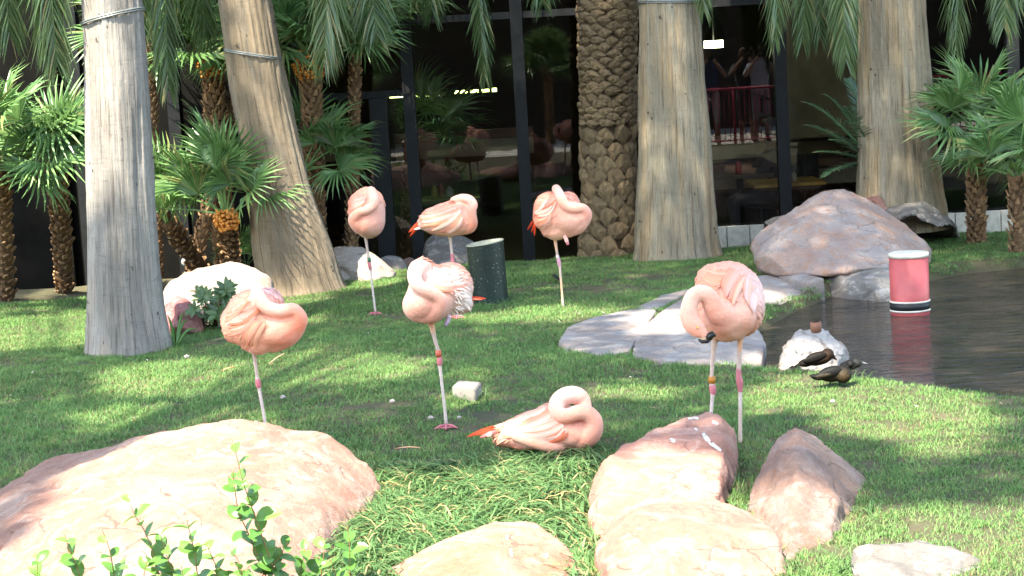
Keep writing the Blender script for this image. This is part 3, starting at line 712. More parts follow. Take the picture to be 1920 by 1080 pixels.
def scatter(name, pts, rot, scl, coll, nvar, label, cat):
    me = bpy.data.meshes.new(name); me.from_pydata([tuple(p) for p in pts], [], [])
    for nm, arr, ty in (('rot', rot, 'FLOAT'), ('scl', scl, 'FLOAT'), ('idx', rng.integers(0, nvar, len(pts)), 'INT')):
        at = me.attributes.new(nm, ty, 'POINT'); at.data.foreach_set('value', np.asarray(arr, np.int32 if ty == 'INT' else np.float32))
    o = link(name, me); tag(o, label, cat, kind='stuff')
    nt = bpy.data.node_groups.new(name, 'GeometryNodeTree')
    nt.interface.new_socket('Geometry', in_out='INPUT', socket_type='NodeSocketGeometry'); nt.interface.new_socket('Geometry', in_out='OUTPUT', socket_type='NodeSocketGeometry')
    gi = nt.nodes.new('NodeGroupInput'); go = nt.nodes.new('NodeGroupOutput'); ip = nt.nodes.new('GeometryNodeInstanceOnPoints')
    ci = nt.nodes.new('GeometryNodeCollectionInfo'); ci.inputs['Collection'].default_value = coll; ci.inputs['Separate Children'].default_value = True; ci.inputs['Reset Children'].default_value = True
    def na(n_, t):
        q = nt.nodes.new('GeometryNodeInputNamedAttribute'); q.data_type = t; q.inputs['Name'].default_value = n_; return q.outputs['Attribute']
    cx = nt.nodes.new('ShaderNodeCombineXYZ'); nt.links.new(na('rot', 'FLOAT'), cx.inputs['Z'])
    nt.links.new(gi.outputs[0], ip.inputs['Points']); nt.links.new(ci.outputs[0], ip.inputs['Instance']); ip.inputs['Pick Instance'].default_value = True
    nt.links.new(na('idx', 'INT'), ip.inputs['Instance Index']); nt.links.new(cx.outputs[0], ip.inputs['Rotation']); nt.links.new(na('scl', 'FLOAT'), ip.inputs['Scale'])
    nt.links.new(ip.outputs[0], go.inputs[0])
    m_ = o.modifiers.new('scatter', 'NODES'); m_.node_group = nt
    return o
def lawn_points(dens, xlo, xhi, ylo, yhi):
    n = int((xhi - xlo) * (yhi - ylo) * dens)
    x = rng.uniform(xlo, xhi, n); y = rng.uniform(ylo, yhi, n)
    keep = np.abs(x) < 0.30 * y + 0.7
    keep &= poly_sd(POND_W, x, y) > -0.03
    for sp_ in SLAB_POLYS: keep &= poly_sd(sp_, x, y) > -0.01
    edge = vnoise(x, y, 3.0, 5)
    keep &= y < 15.9 + 0.3 * edge - np.clip((-x - .9) * 1.6, 0, 1.6)     # bare planting bed at the back left
    x, y = x[keep], y[keep]
    return x, y
x, y = lawn_points(430, -5.2, 5.6, 5.6, 16.2)
keep = rng.uniform(0, 1, len(x)) < np.clip(12.5 / y, 0.55, 1.0) * np.where(vnoise(x, y, 1.7, 8) > 0.8, 0.85, 1.0)
x, y = x[keep], y[keep]
BARE = [(690, 768, 75, 15), (1135, 545, 110, 12), (925, 785, 60, 10), (880, 800, 40, 8), (560, 745, 50, 9), (1010, 540, 60, 8), (420, 640, 50, 8), (1230, 520, 50, 7), (250, 838, 40, 12), (1560, 1030, 70, 16), (760, 590, 50, 6)]
def bare(x, y):
    w = np.zeros(len(x))
    for bx, by, rx_, ry_ in BARE:
        c0 = G(bx, by); e1 = G(bx + rx_, by) - c0; dy_ = abs(G(bx, by - ry_).y - c0.y)
        w = np.maximum(w, np.exp(-(((x - c0.x) / e1.length) ** 2 + ((y - c0.y) / dy_) ** 2)))
    return w
keep = rng.uniform(0, 1, len(x)) > bare(x, y) * .85
x, y = x[keep], y[keep]
scl = (1 - .35 * bare(x, y)) * (0.8 + 0.5 * vnoise(x, y, 1.3, 3)) + rng.uniform(-.12, .25, len(x))
scatter('grass', np.stack([x, y, ground_z(x, y)], 1), rng.uniform(0, 6.283, len(x)), scl, tufts, 10, 'short mown green grass covering the lawn', 'grass')

# long flopped grass between the front rocks, and taller grass round the rocks
LONG = grass_mat('long_grass', (0.048, 0.105, 0.038), (0.088, 0.165, 0.058), (0.15, 0.235, 0.095), (0.42, 0.31, 0.155), 0.62, 0.70)
def long_blade(V, Fc, C, base, L, w, az, lift, col, seg=6):
    d = Vector((math.cos(az), math.sin(az), 0)); s = Vector((-d.y, d.x, 0)); b = len(V)
    p = base.copy(); ang = lift; tw = random.uniform(-.5, .5)
    for i in range(seg):
        t = i / seg; ww = w * (1 - t * .75); ss = (s * math.cos(tw * t) + Vector((0, 0, 1)) * math.sin(tw * t))
        V.append(p - ss * ww); V.append(p + ss * ww); C.append(col); C.append(col)
        p = p + (d * math.cos(ang) + Vector((0, 0, 1)) * math.sin(ang)) * (L / seg)
        ang -= random.uniform(.25, .55) * (lift + .25)
        if p.z < base.z + .012 + .02 * t: p.z = base.z + .012 + .02 * t + random.uniform(0, .02)
        d = (d + s * random.uniform(-.15, .15)).normalized()
    V.append(p); C.append(col)
    for i in range(seg - 1): Fc.append((b+2*i, b+2*i+1, b+2*i+3, b+2*i+2))
    Fc.append((b+2*seg-2, b+2*seg-1, b+2*seg))
V, Fc, C = [], [], []
patch = np.array([tuple(G(x_, y_).xy) for x_, y_ in [(590, 1100), (640, 1010), (715, 920), (690, 880), (800, 872), (900, 866), (990, 858), (1090, 850), (1135, 860), (1105, 960), (1110, 1100), (900, 1130)]])
xs = rng.uniform(-1.3, .7, 60000); ys = rng.uniform(5.4, 8.6, 60000)
sd = poly_sd(patch, xs, ys)
cl = vnoise(xs, ys, 7, 4)
sd = np.maximum(sd, -poly_sd(np.array([tuple(G(x_, y_).xy) for x_, y_ in [(740, 1080), (830, 1030), (930, 1000), (985, 1000), (1060, 1040), (1100, 1075), (1100, 1200), (740, 1200)]]), xs, ys) - .03)
k_ = rng.uniform(0, 1, 60000) < np.clip(-sd / .16 + .25, 0, 1) * (0.35 + .65 * (cl > .3))
xs, ys = xs[k_], ys[k_]
for x_, y_ in zip(xs[:15000], ys[:15000]):
    n_ = noise.noise(Vector((x_ * 2.4, y_ * 2.4, 3)))
    az = 3.0 + n_ * 3.4 + random.gauss(0, .7)
    near = min(1, max(.35, -float(poly_sd(patch, [x_], [y_])[0]) / .35 + .35)) if False else 1
    dryb = random.random()
    col = (random.random(), 1.0 if dryb < .10 else random.random() * .35, 0, 1)
    long_blade(V, Fc, C, Vector((x_, y_, float(ground_z(x_, y_)) - .005)), random.uniform(.10, .27), random.uniform(.0022, .0048), az, random.uniform(.35, 1.25), col)
tag(link('long_grass', mesh_from('long_grass', V, Fc, C), LONG), 'long flopped green and straw-coloured grass between the front rocks', 'grass', kind='stuff')
V, Fc, C = [], [], []
rims = [[(1375, 950), (1395, 880), (1410, 930), (1400, 960), (1380, 900)], [(1485, 1062), (1560, 1040), (1610, 990), (1630, 960), (1640, 920)], [(1600, 1060), (1590, 1075)], [(715, 915), (700, 940), (670, 980), (650, 1005)],
        [(1108, 1000), (1105, 950), (1112, 900), (1140, 850)], [(300, 655), (325, 650), (310, 640), (280, 665), (330, 640)], [(1485, 690), (1590, 700), (1440, 690), (1640, 710)], [(860, 752), (900, 752), (880, 754)], [(878, 565), (950, 566), (915, 568)],
        [(1190, 492), (1230, 498), (1290, 500), (1345, 488)], [(480, 560), (530, 572), (600, 566), (640, 545)], [(1095, 470), (1130, 476), (1180, 472)], [(950, 848), (1000, 852), (1050, 850), (1090, 846), (1115, 838)]]
for rim in rims:
    for _ in range(70):
        i = random.randrange(len(rim)); x_, y_ = rim[i]
        p = G(x_ + random.gauss(0, 12), y_ + random.gauss(0, 5)); p.z = float(ground_z(p.x, p.y)) - .005
        long_blade(V, Fc, C, p, random.uniform(.05, .14), random.uniform(.0015, .003), random.uniform(0, 6.28), random.uniform(.7, 1.4), (random.random(), random.random() * .45, 0, 1), 4)
tag(link('tall_grass', mesh_from('tall_grass', V, Fc, C), LONG), 'taller unmown grass blades around rocks, trunks and posts', 'grass', kind='stuff')

# ------------------------------------------------------------------ palm leaves
FAN = leaf_mat('fan_leaf', (0.045, 0.11, 0.034), (0.205, 0.34, 0.12), 0.34, 0.3)
DATE = leaf_mat('date_leaf', (0.020, 0.042, 0.016), (0.115, 0.175, 0.065), 0.33, 0.25)
SAGO = leaf_mat('sago_leaf', (0.035, 0.085, 0.045), (0.10, 0.19, 0.09), 0.30, 0.15)
STEMG = plain('petiole', (0.16, 0.20, 0.07), 0.5)
def pinnate(name, root, tip, parent, n=64, leaf=.34, width=.010, sag=.5, mat=DATE, side=None, droop=.5, splay=1.0, tipdown=True):
    """a feather palm leaf: arching midrib from root to tip with narrow leaflets on both sides"""
    root = Vector(root); tip = Vector(tip); mid = (root + tip) / 2; mid.z = max(root.z, tip.z) + sag * .5
    mid = mid.lerp(Vector((tip.x, tip.y, root.z + sag)), .35)
    B = [root * (1-t)**2 + mid * 2*t*(1-t) + tip * t*t for t in np.linspace(0, 1, n + 1)]
    mb = MB(); mb.tube(B[::4] + [B[-1]], list(np.linspace(.016, .003, len(B[::4]) + 1)), 5, (.9, 1, 0))
    for i in range(4, n + 1):
        t = i / n; p = B[i]; tan = (B[min(i+1, n)] - B[max(i-1, 0)]).normalized()
        sd = tan.cross(Vector((0, 0, 1)))
        if side is not None: sd = Vector(side)
        if sd.length < .1: sd = Vector((1, 0, 0))
        sd = (sd - tan * sd.dot(tan)).normalized(); nr = sd.cross(tan).normalized()
        prof = (math.sin(math.pi * (0.12 + .80 * t)) ** .6) * (1 - .35 * t)
        for sg in (-1, 1):
            L = leaf * prof * random.uniform(.85, 1.1)
            fwd = .55 + 1.1 * t * t
            d = (sd * sg * splay + tan * fwd + nr * random.uniform(-.12, .30)).normalized()
            q1 = p + d * L * .5; d2 = (d + Vector((0, 0, -droop * random.uniform(.5, 1.2)))).normalized(); q2 = q1 + d2 * L * .5
            wv = d.cross(nr).normalized() * width * (.55 + .45 * prof) + nr * random.uniform(-.3, .3) * width
            g = (random.uniform(.1, .9), 1 if random.random() > .04 + .18 * (t > .92) else .35, 0)
            mb.add([p - wv * .6, p + wv * .6, q1 - wv, q1 + wv, q2], [(0, 1, 3, 2), (2, 3, 4)], g)
    return mb.build(name, mat, parent)
def frond_to(key, tips, **kw):
    e_, path_ = PALMS[key]; x_, y_, z_, r_ = path_[-1]
    for (tx, ty, tY) in tips:
        tp = P(tx, ty, tY); a_ = math.atan2(tp.y - y_, tp.x - x_)
        rt = Vector((x_ + .14 * math.cos(a_), y_ + .14 * math.sin(a_), z_ + random.uniform(-.3, .1)))
        pinnate('frond', rt, tp, e_, n=86, **kw)
# every crown also carries a rosette of leaves above the picture
def crown(key, n, reach, drop, seed):
    e_, path_ = PALMS[key]; x_, y_, z_, r_ = path_[-1]; rr = random.Random(seed)
    for i in range(n):
        a_ = 2 * math.pi * i / n + rr.uniform(-.2, .2); R_ = reach * rr.uniform(.8, 1.1)
        rt = Vector((x_ + .1 * math.cos(a_), y_ + .1 * math.sin(a_), z_))
        tp = Vector((x_ + R_ * math.cos(a_), min(y_ + R_ * math.sin(a_), 16.1), max(z_ + rr.uniform(*drop), 2.9)))
        pinnate('frond', rt, tp, e_, n=40, leaf=.42, width=.018, sag=.9)
# hanging leaf tips that reach into the picture: (pixel x, pixel y, depth)
def hanging(key, spec):
    e_, path_ = PALMS[key]; x_, y_, z_, r_ = path_[-1]
    for (x0, x1, y1, Y, leaf, nn, dr) in spec:
        top = P(x0, -330, Y); tip = P(x1, y1, Y)
        mb = MB(); rootp = Vector((x_, y_, z_))
        pts = [rootp + (top - rootp) * t + Vector((0, 0, .55 * math.sin(math.pi * t))) for t in np.linspace(0, 1, 6)]
        for t in np.linspace(0.08, 1, 20): pts.append(top.lerp(tip, t) + Vector((.06 * math.sin(3 * t) * (1 if x1 > x0 else -1), -.05 * math.sin(3.1 * t), 0)))
        nn = int(nn * 2.0); dense = spline([tuple(p) for p in pts], nn); B = [Vector(p) for p in dense]
        mb.tube(B[::10] + [B[-1]], list(np.linspace(.014, .0025, len(B[::10]) + 1)), 5, (.95, 1, 0))
        m0 = int(nn * .18)
        for i in range(m0, nn):
            t = (i - m0) / (nn - 1 - m0); p = B[i]; tan = (B[min(i+1, nn-1)] - B[max(i-1, 0)]).normalized()
            sd = Vector((1, 1.1 * math.sin(x0 * 1.7), 0)); sd = (sd - tan * sd.dot(tan)).normalized(); nr = sd.cross(tan)
            for sg in (-1, 1):
                if random.random() < .14: continue
                L = leaf * 1.3 * (1.0 if t < .75 else 1.0 - .5 * (t - .75) / .25) * random.uniform(.8, 1.1)
                fw = dr * 1.45 + .9 * max(0, t - .6)
                d = (sd * sg * random.uniform(.7, 1.15) + tan * fw + nr * random.uniform(-.35, .6)).normalized()
                q1 = p + d * L * .5; d2 = (d + Vector((0, 0, -random.uniform(.2, .9))) + nr * random.uniform(-.1, .1)).normalized(); q2 = q1 + d2 * L * .5
                wv = d.cross(nr).normalized() * .0052 + nr * random.uniform(-.003, .003)
                g = (random.uniform(.05, 1), 1 if random.random() > .06 else .4, 0)
                mb.add([p - wv * .5, p + wv * .5, q1 - wv, q1 + wv, q2], [(0, 1, 3, 2), (2, 3, 4)], g)
        mb.build('frond', DATE, e_)
hanging('lean', [(345, 318, 158, 13.6, .30, 150, 1.5), (300, 268, 60, 13.9, .3, 120, 1.2), (590, 606, 112, 13.5, .34, 150, 1.1), (710, 708, 62, 13.9, .32, 120, .9), (400, 388, 70, 14.4, .3, 110, 1.1)])
hanging('date', [(912, 912, 152, 14.8, .22, 170, 1.2), (820, 812, 22, 15.3, .3, 110, .9), (1040, 1020, 5, 15.0, .28, 100, 1)])
hanging('mid', [(1420, 1452, 72, 14.3, .26, 140, 1.1), (1330, 1322, 18, 14.6, .22, 100, 1.2), (1480, 1502, 76, 14.9, .28, 130, 1.3)])
hanging('right', [(1600, 1588, 112, 14.4, .30, 150, 1.4), (1560, 1540, 70, 15.1, .28, 120, 1.2), (1760, 1790, 90, 14.5, .3, 120, 1.2), (1850, 1880, 50, 14.5, .3, 120, 1.2)])
hanging('left', [(130, 110, 120, 11.3, .3, 120, 1.3), (60, 20, 60, 11.3, .3, 120, 1.2)])
for i, k in enumerate(PALMS): crown(k, 9 if k != 'left' else 7, 1.7, (-1.0, .9), 30 + i)

def fan_leaf_mesh(seed, R=.30, K=30, spread=2.25, petiole=.36):
    """fan palm leaf lying along +X: petiole from the origin, pleated blade of split segments"""
    r_ = random.Random(seed); mb = MB()
    mb.tube([(0, 0, 0), (petiole * .5, 0, .02), (petiole, 0, .015)], [.009, .006, .005], 4, (.9, 1, 0))
    hub = Vector((petiole, 0, .015))
    for k in range(K):
        a0 = -spread + 2 * spread * k / (K - 1); da = spread / (K - 1)
        RR = R * (0.80 + .20 * math.cos(a0 * .6)) * r_.uniform(.92, 1.06)
        dr_ = lambda a, rad, z: hub + Vector((math.cos(a) * rad, math.sin(a) * rad, z))
        cup = .10 * math.cos(a0) * 0
        g = (r_.uniform(.1, .9), 1 if r_.random() > .05 else .6, 0)
        fold = .010
        z1 = .05 * R / .3; z2 = r_.uniform(.0, .05)
        mb.add([hub, dr_(a0 - da * .92, RR * .38, z1 - fold), dr_(a0, RR * .40, z1 + fold), dr_(a0 + da * .92, RR * .38, z1 - fold),
                dr_(a0 - da * .33, RR * .74, z2 + .02 - fold * .4), dr_(a0 + da * .33, RR * .74, z2 + .02 - fold * .4), dr_(a0 + r_.uniform(-.02, .02), RR, z2 - r_.uniform(.0, .06))],
               [(0, 1, 2), (0, 2, 3), (1, 4, 2), (2, 5, 3), (2, 4, 5), (4, 6, 5)], g)
    return mesh_from('fan_leaf', mb.v, mb.f, mb.c, smooth=False)
fan_meshes = [fan_leaf_mesh(s, R=random.uniform(.33, .40), petiole=random.uniform(.26, .40)) for s in range(6)]
for m_ in fan_meshes: m_.materials.append(FAN)
M = Mat('fan_trunk'); v = M.coord('Object'); a = M.attr('Col')
c = M.ramp(M.noise(v, 30, 8, .7), [(.3, (.09, .045, .022)), (.5, (.27, .15, .075)), (.75, (.44, .30, .17))]); c = M.mix(1, c, a, 'MULTIPLY')
M.color(c); M.set(Roughness=.9); M.bump(M.noise(M.coord('Object', (60, 60, 14)), 3, 6, .7), .9, .01); FANTRUNK = M.m
M = Mat('palm_fruit'); v = M.coord('Object')
M.color(M.ramp(M.noise(v, 40, 3), [(.35, (.35, .10, .015)), (.6, (.58, .22, .03)), (.8, (.62, .33, .07))])); M.set(Roughness=.45); FRUIT = M.m
def fan_palm(label, base, top, r, fronds, fruit=0.0, nstub=150, scale=1.0, name='fan_palm', dirs=None, seed=0):
    rr = random.Random(seed + 100)
    base = Vector(base); top = Vector(top); e_ = empty(name, base, label, 'palm')
    pts = [base.lerp(top, t) + Vector((.02 * math.sin(4 * t), 0, 0)) for t in np.linspace(0, 1, 12)]
    mb = MB(); mb.tube(pts, [r * .72] * 12, 12, (.5, .45, .4)); tk_ = mb.build('trunk', FANTRUNK, e_)
    mb = MB(); ax = (top - base).normalized()
    for i in range(nstub):
        t = (i + rr.random()) / nstub; th = i * 2.39996; p = base.lerp(top, t)
        a1 = ax.orthogonal().normalized(); a2 = ax.cross(a1); n_ = a1 * math.cos(th) + a2 * math.sin(th); s_ = ax.cross(n_)
        w = r * rr.uniform(.22, .38); L = r * rr.uniform(.55, 1.05); o_ = p + n_ * r * .62
        tipp = o_ + (n_ * rr.uniform(.35, .8) + ax * 1.0).normalized() * L
        k_ = rr.uniform(.55, 1.25)
        mb.add([o_ - s_ * w, o_ + s_ * w, o_ + n_ * r * .3 + s_ * w * .8, o_ + n_ * r * .3 - s_ * w * .8, tipp - s_ * w * .6, tipp + s_ * w * .6, tipp + n_ * r * .18 + s_ * w * .4, tipp + n_ * r * .18 - s_ * w * .4],
               [(0, 1, 5, 4), (1, 2, 6, 5), (2, 3, 7, 6), (3, 0, 4, 7), (4, 5, 6, 7)], (k_, k_ * .95, k_ * .9))
    st = mb.build('leaf_base', FANTRUNK, tk_, False); st['kind'] = 'stuff'
    if fruit:
        mb = MB(); ico = bmesh.new(); bmesh.ops.create_icosphere(ico, subdivisions=1, radius=1); iv = [v_.co.copy() for v_ in ico.verts]; ico.verts.index_update(); fi = [tuple(q.index for q in f_.verts) for f_ in ico.faces]; ico.free()
        for i in range(240):
            th = rr.uniform(0, 6.283); hh = rr.uniform(-1, 1); R_ = fruit * (1 - .35 * abs(hh)) * rr.uniform(.7, 1.05)
            p = top + Vector((math.cos(th) * R_, math.sin(th) * R_, hh * fruit * .75 - fruit * .3)); q = rr.uniform(.010, .016)
            mb.add([p + v_ * q for v_ in iv], fi)
        fo = mb.build('fruit_cluster', FRUIT, e_)
    L = dirs or []
    while len(L) < fronds:
        L.append((rr.uniform(0, 360), rr.uniform(-15, 75), rr.uniform(.85, 1.15)))
    for az, el, s_ in L:
        o_ = link('fan_frond', fan_meshes[rr.randrange(6)], None, e_)
        az = math.radians(az); el = math.radians(el)
        rot = Matrix.Rotation(az, 4, 'Z') @ Matrix.Rotation(-el, 4, 'Y') @ Matrix.Rotation(rr.uniform(-.7, .7), 4, 'X')
        off = (top - base) + Vector((math.cos(az), math.sin(az), 0)) * r * .4 + Vector((0, 0, rr.uniform(-.02, .05)))
        o_.matrix_local = Matrix.Translation(off) @ rot @ Matrix.Scale(s_ * scale, 4)
    return e_
# azimuth 0 = photo right, 180 = photo left, 270 = toward the camera
fan_palm('short sunlit fan palm with an orange fruit cluster, left of the leaning trunk', Z(G(436, 512), -.05), P(424, 405, 13.75), px(19, 13.75), 0, fruit=.10, nstub=130, scale=1.0, seed=1,
         dirs=[(200, 8, 1.05), (185, 45, 1.1), (230, 35, 1.0), (260, 60, 1.1), (100, 70, 1.1), (150, 70, 1.15), (300, 55, 1.0), (340, 40, .9), (60, 50, 1.0), (170, 20, 1.0), (120, 40, 1.1), (20, 20, .9), (280, 80, 1.1), (240, 75, 1.0)])
fan_palm('tall fan palm with a bright orange fruit cluster, right of the leaning trunk', Z(G(592, 500), -.15), P(582, 110, 15.0), px(19, 15.0), 26, fruit=.15, nstub=330, scale=1.25, seed=2,
         dirs=[(0, 10, 1), (350, 25, 1.1), (330, 5, 1), (200, 20, 1.1), (180, 5, 1), (250, 30, 1.1), (280, 15, .9), (300, 45, 1)])
fan_palm('brown fan palm half hidden behind the leaning trunk', Z(G(425, 508), -.15), P(396, 112, 15.4), px(20, 15.4), 22, fruit=.13, nstub=330, scale=1.2, seed=3)
fan_palm('fan palm on a slanting trunk beside the left palm', Z(G(400, 520), -.1), P(318, 418, 14.3), px(17, 14.3), 0, nstub=110, seed=4,
         dirs=[(190, 50, 1.1), (220, 65, 1.0), (170, 75, 1.1), (260, 55, 1.0), (150, 35, 1.0), (120, 80, 1.1), (200, 85, 1.0)])
fan_palm('slender fan palm with pink-lit trunk next to the left palm', Z(G(296, 520), -.1), P(281, 60, 15.0), px(10, 15.0), 18, fruit=0, nstub=260, scale=1.1, seed=5)
fan_palm('low fan palm with spiky fronds behind the leaning trunk', Z(G(560, 490), -.15), P(566, 322, 15.2), px(14, 15.2), 0, nstub=100, scale=1.05, seed=6,
         dirs=[(0, 22, 1.1), (350, 5, 1.05), (330, -10, 1), (10, 50, 1.1), (300, 40, 1.0), (90, 60, 1.1), (200, 50, 1), (180, 20, 1), (320, 25, 1)])
fan_palm('dim fan palm behind the dark window glass between the frames', Vector((P(752, 400, 16.85).x, 16.85, -.32)), P(766, 268, 16.85), px(12, 16.85), 0, nstub=130, scale=1.12, seed=7,
         dirs=[(0, 10, 1.1), (350, 30, 1.1), (340, -12, 1.1), (10, 55, 1.0), (320, 10, 1), (355, 70, 1)])
fan_palm('seedling fan palm at the foot of the fruiting fan palm', Z(G(462, 508), -.05), Z(G(462, 505), .03), .03, 0, nstub=12, scale=.62, seed=8,
         dirs=[(200, 40, 1), (330, 45, 1), (270, 60, 1), (10, 70, 1), (160, 60, 1), (300, 25, 1), (240, 30, 1)])
fan_palm('fan palm crowding the dark wall beyond the left palm', Z(G(120, 545), -.1), P(110, 330, 14.0), px(18, 14.0), 16, nstub=150, scale=1.1, seed=10)
fan_palm('fan palm growing by the wall beyond the right palm', Z(G(1830, 455), -.1), P(1830, 250, 14.5), px(18, 14.5), 16, nstub=150, scale=1.1, seed=11)

fan_palm('fan palm in the shade at the far left wall', Z(G(10, 560), -.1), P(0, 300, 13.6), px(18, 13.6), 18, nstub=150, scale=1.2, seed=12)
fan_palm('fan palm leaning over the bed above the fruiting fan palm', Z(G(350, 520), -.1), P(470, 60, 15.6), px(14, 15.6), 22, nstub=200, scale=1.25, seed=14)
fan_palm('fan palm crown reaching across the top of the dark door', Z(G(655, 498), -.15), P(668, 30, 15.7), px(12, 15.7), 24, nstub=240, scale=1.25, seed=15)
fan_palm('low fan palm at the far right wall', Z(G(1905, 470), -.1), P(1905, 330, 14.0), px(15, 14.0), 16, nstub=80, scale=1.1, seed=16)
# sago palm on the right
sg_ = empty('sago_palm', Z(G(1648, 420), -.05), 'sago palm with stiff glossy feather leaves behind the pond boulder', 'palm')
cr = P(1640, 305, 15.2)
mb = MB(); mb.tube([Vector(sg_.location), cr], [.10, .09], 14, (.6, .55, .5)); mb.build('trunk', FANTRUNK, sg_)
for (tx, ty, tY, s_) in ((1508, 192, 15.0, .3), (1512, 235, 14.7, .1), (1545, 178, 15.2, .4), (1560, 262, 14.5, .05), (1530, 285, 14.6, -.05), (1590, 150, 15.5, .4), (1600, 230, 14.4, .2), (1720, 190, 15.1, .3), (1740, 260, 14.8, .1), (1580, 200, 14.6, .3), (1545, 330, 14.7, -.1)):
    pinnate('frond', cr, P(tx, ty, tY), sg_, n=46, leaf=.15, width=.005, sag=.10 + s_ * .4, mat=SAGO, droop=.1)

# broad-leaved shrub by the left palm, strap plant, foreground shrub
SHRUB = leaf_mat('shrub_leaf', (0.030, 0.060, 0.022), (0.10, 0.16, 0.05), .35, .2)
FORE = leaf_mat('foreground_leaf', (0.040, 0.115, 0.022), (0.125, 0.26, 0.05), .33, .3)
def oval_leaf(name, L, W, cup=.2):
    mb = MB(); n = 6; V = []; Fc = []
    for i in range(n + 1):
        t = i / n; w = W * math.sin(math.pi * min(1, .06 + .90 * t ** .85)) ** .75 * .5
        if i == n: w = .0005
        x_ = L * t; z_ = -cup * L * (t - .4) ** 2
        V += [(x_, -w, z_ + abs(w) * .35), (x_, 0, z_), (x_, w, z_ + abs(w) * .35)]
    for i in range(n):
        b = 3 * i; Fc += [(b, b+1, b+4, b+3), (b+1, b+2, b+5, b+4)]
    me = mesh_from(name, V, Fc, [(random.random(), 1, 0, 1)] * len(V)); return me
sh_m = [oval_leaf('leaf', .085, .032) for _ in range(3)]
for m_ in sh_m: m_.materials.append(SHRUB)
shb = empty('shrub', Z(G(395, 612), -.02), 'dark glossy shrub with leaf whorls between cream boulder and flamingo', 'shrub')
mb = MB(); bs = Vector(shb.location); whorls = []
for i in range(26):
    tx, ty = random.uniform(362, 432), random.uniform(533, 596); tp = P(tx, ty, 12.25 + random.uniform(-.25, .2))
    mb.tube([bs + Vector((random.uniform(-.05, .05), 0, 0)), bs.lerp(tp, .5) + Vector((0, 0, .03)), tp], [.005, .004, .003], 5, (.5, .4, .3)); whorls.append((tp, (tp - bs).normalized()))
mb.build('stem', FANTRUNK, shb)
for tp, d in whorls:
    for k in range(8):
        o_ = link('leaf', random.choice(sh_m), None, shb)
        q = d.to_track_quat('Z', 'Y').to_matrix().to_4x4() @ Matrix.Rotation(k * .785 + random.uniform(-.2, .2), 4, 'Z') @ Matrix.Rotation(-random.uniform(.0, .6), 4, 'Y')
        o_.matrix_local = Matrix.Translation(tp - bs) @ q @ Matrix.Scale(random.uniform(.65, 1.05), 4)
stp = empty('strap_plant', Z(G(330, 650), -.01), 'small strap-leaved plant at the foot of the left palm', 'plant')
for (tx, ty) in ((313, 590), (345, 585), (372, 618), (325, 615), (352, 600)):
    V, Fc, C = [], [], []; p0 = Vector(stp.location); tp = P(tx, ty, 11.75); 
    pts = [p0.lerp(tp, t) + Vector((0, 0, .05 * math.sin(3.14 * t))) for t in np.linspace(0, 1, 7)]; mb = MB()
    mb.tube(pts, [.006, .009, .010, .010, .008, .005, .001], 6, (.8, 1, 0), flat=.25); mb.build('leaf', FORE, stp)

fl_m = [oval_leaf('leaf', L_, W_, c_) for L_, W_, c_ in ((.052, .034, .3), (.046, .033, .2), (.058, .036, .5), (.040, .026, .1))]
for m_ in fl_m: m_.materials.append(FORE)
STEM2 = plain('shrub_stem', (0.30, 0.16, 0.08), .6)
fsh = empty('foreground_shrub', Z(G(430, 1260), -.05), 'leafy shrub with round bright green leaves in front of the pale boulder', 'shrub')
stems = [[(560, 1180), (520, 1085), (500, 1030), (477, 965), (456, 905), (446, 865), (438, 832)], [(540, 1180), (500, 1085), (470, 1010), (448, 960), (440, 915), (436, 880)],
         [(330, 1180), (300, 1085), (285, 1030), (268, 990), (252, 965), (243, 940)], [(400, 1180), (372, 1085), (366, 1040), (356, 1000), (350, 972)], [(560, 1180), (562, 1085), (570, 1040), (574, 1008)],
         [(610, 1180), (602, 1085), (608, 1030), (600, 1002)], [(660, 1180), (656, 1085), (656, 1030), (652, 985)], [(430, 1180), (415, 1085), (400, 1050), (386, 1018)], [(470, 1180), (455, 1085), (446, 1050), (430, 1030)],
         [(340, 1180), (326, 1085), (312, 1040), (300, 1000)], [(480, 1180), (490, 1085), (520, 1050), (540, 1015)], [(230, 1180), (215, 1085), (205, 1030), (190, 990)], [(160, 1180), (150, 1085), (130, 1030), (120, 1000)], [(90, 1180), (70, 1085), (75, 1040)], [(285, 1180), (270, 1090), (276, 1050)], [(530, 1180), (535, 1090), (520, 1065)],
         [(640, 1180), (632, 1090), (620, 1050)], [(445, 1180), (440, 1090), (470, 1060)], [(365, 1180), (345, 1090), (340, 1060)], [(590, 1180), (585, 1090), (590, 1060)], [(400, 1180), (395, 1095), (410, 1075)], [(310, 1180), (315, 1095), (325, 1070)]]
foff = Vector(fsh.location)
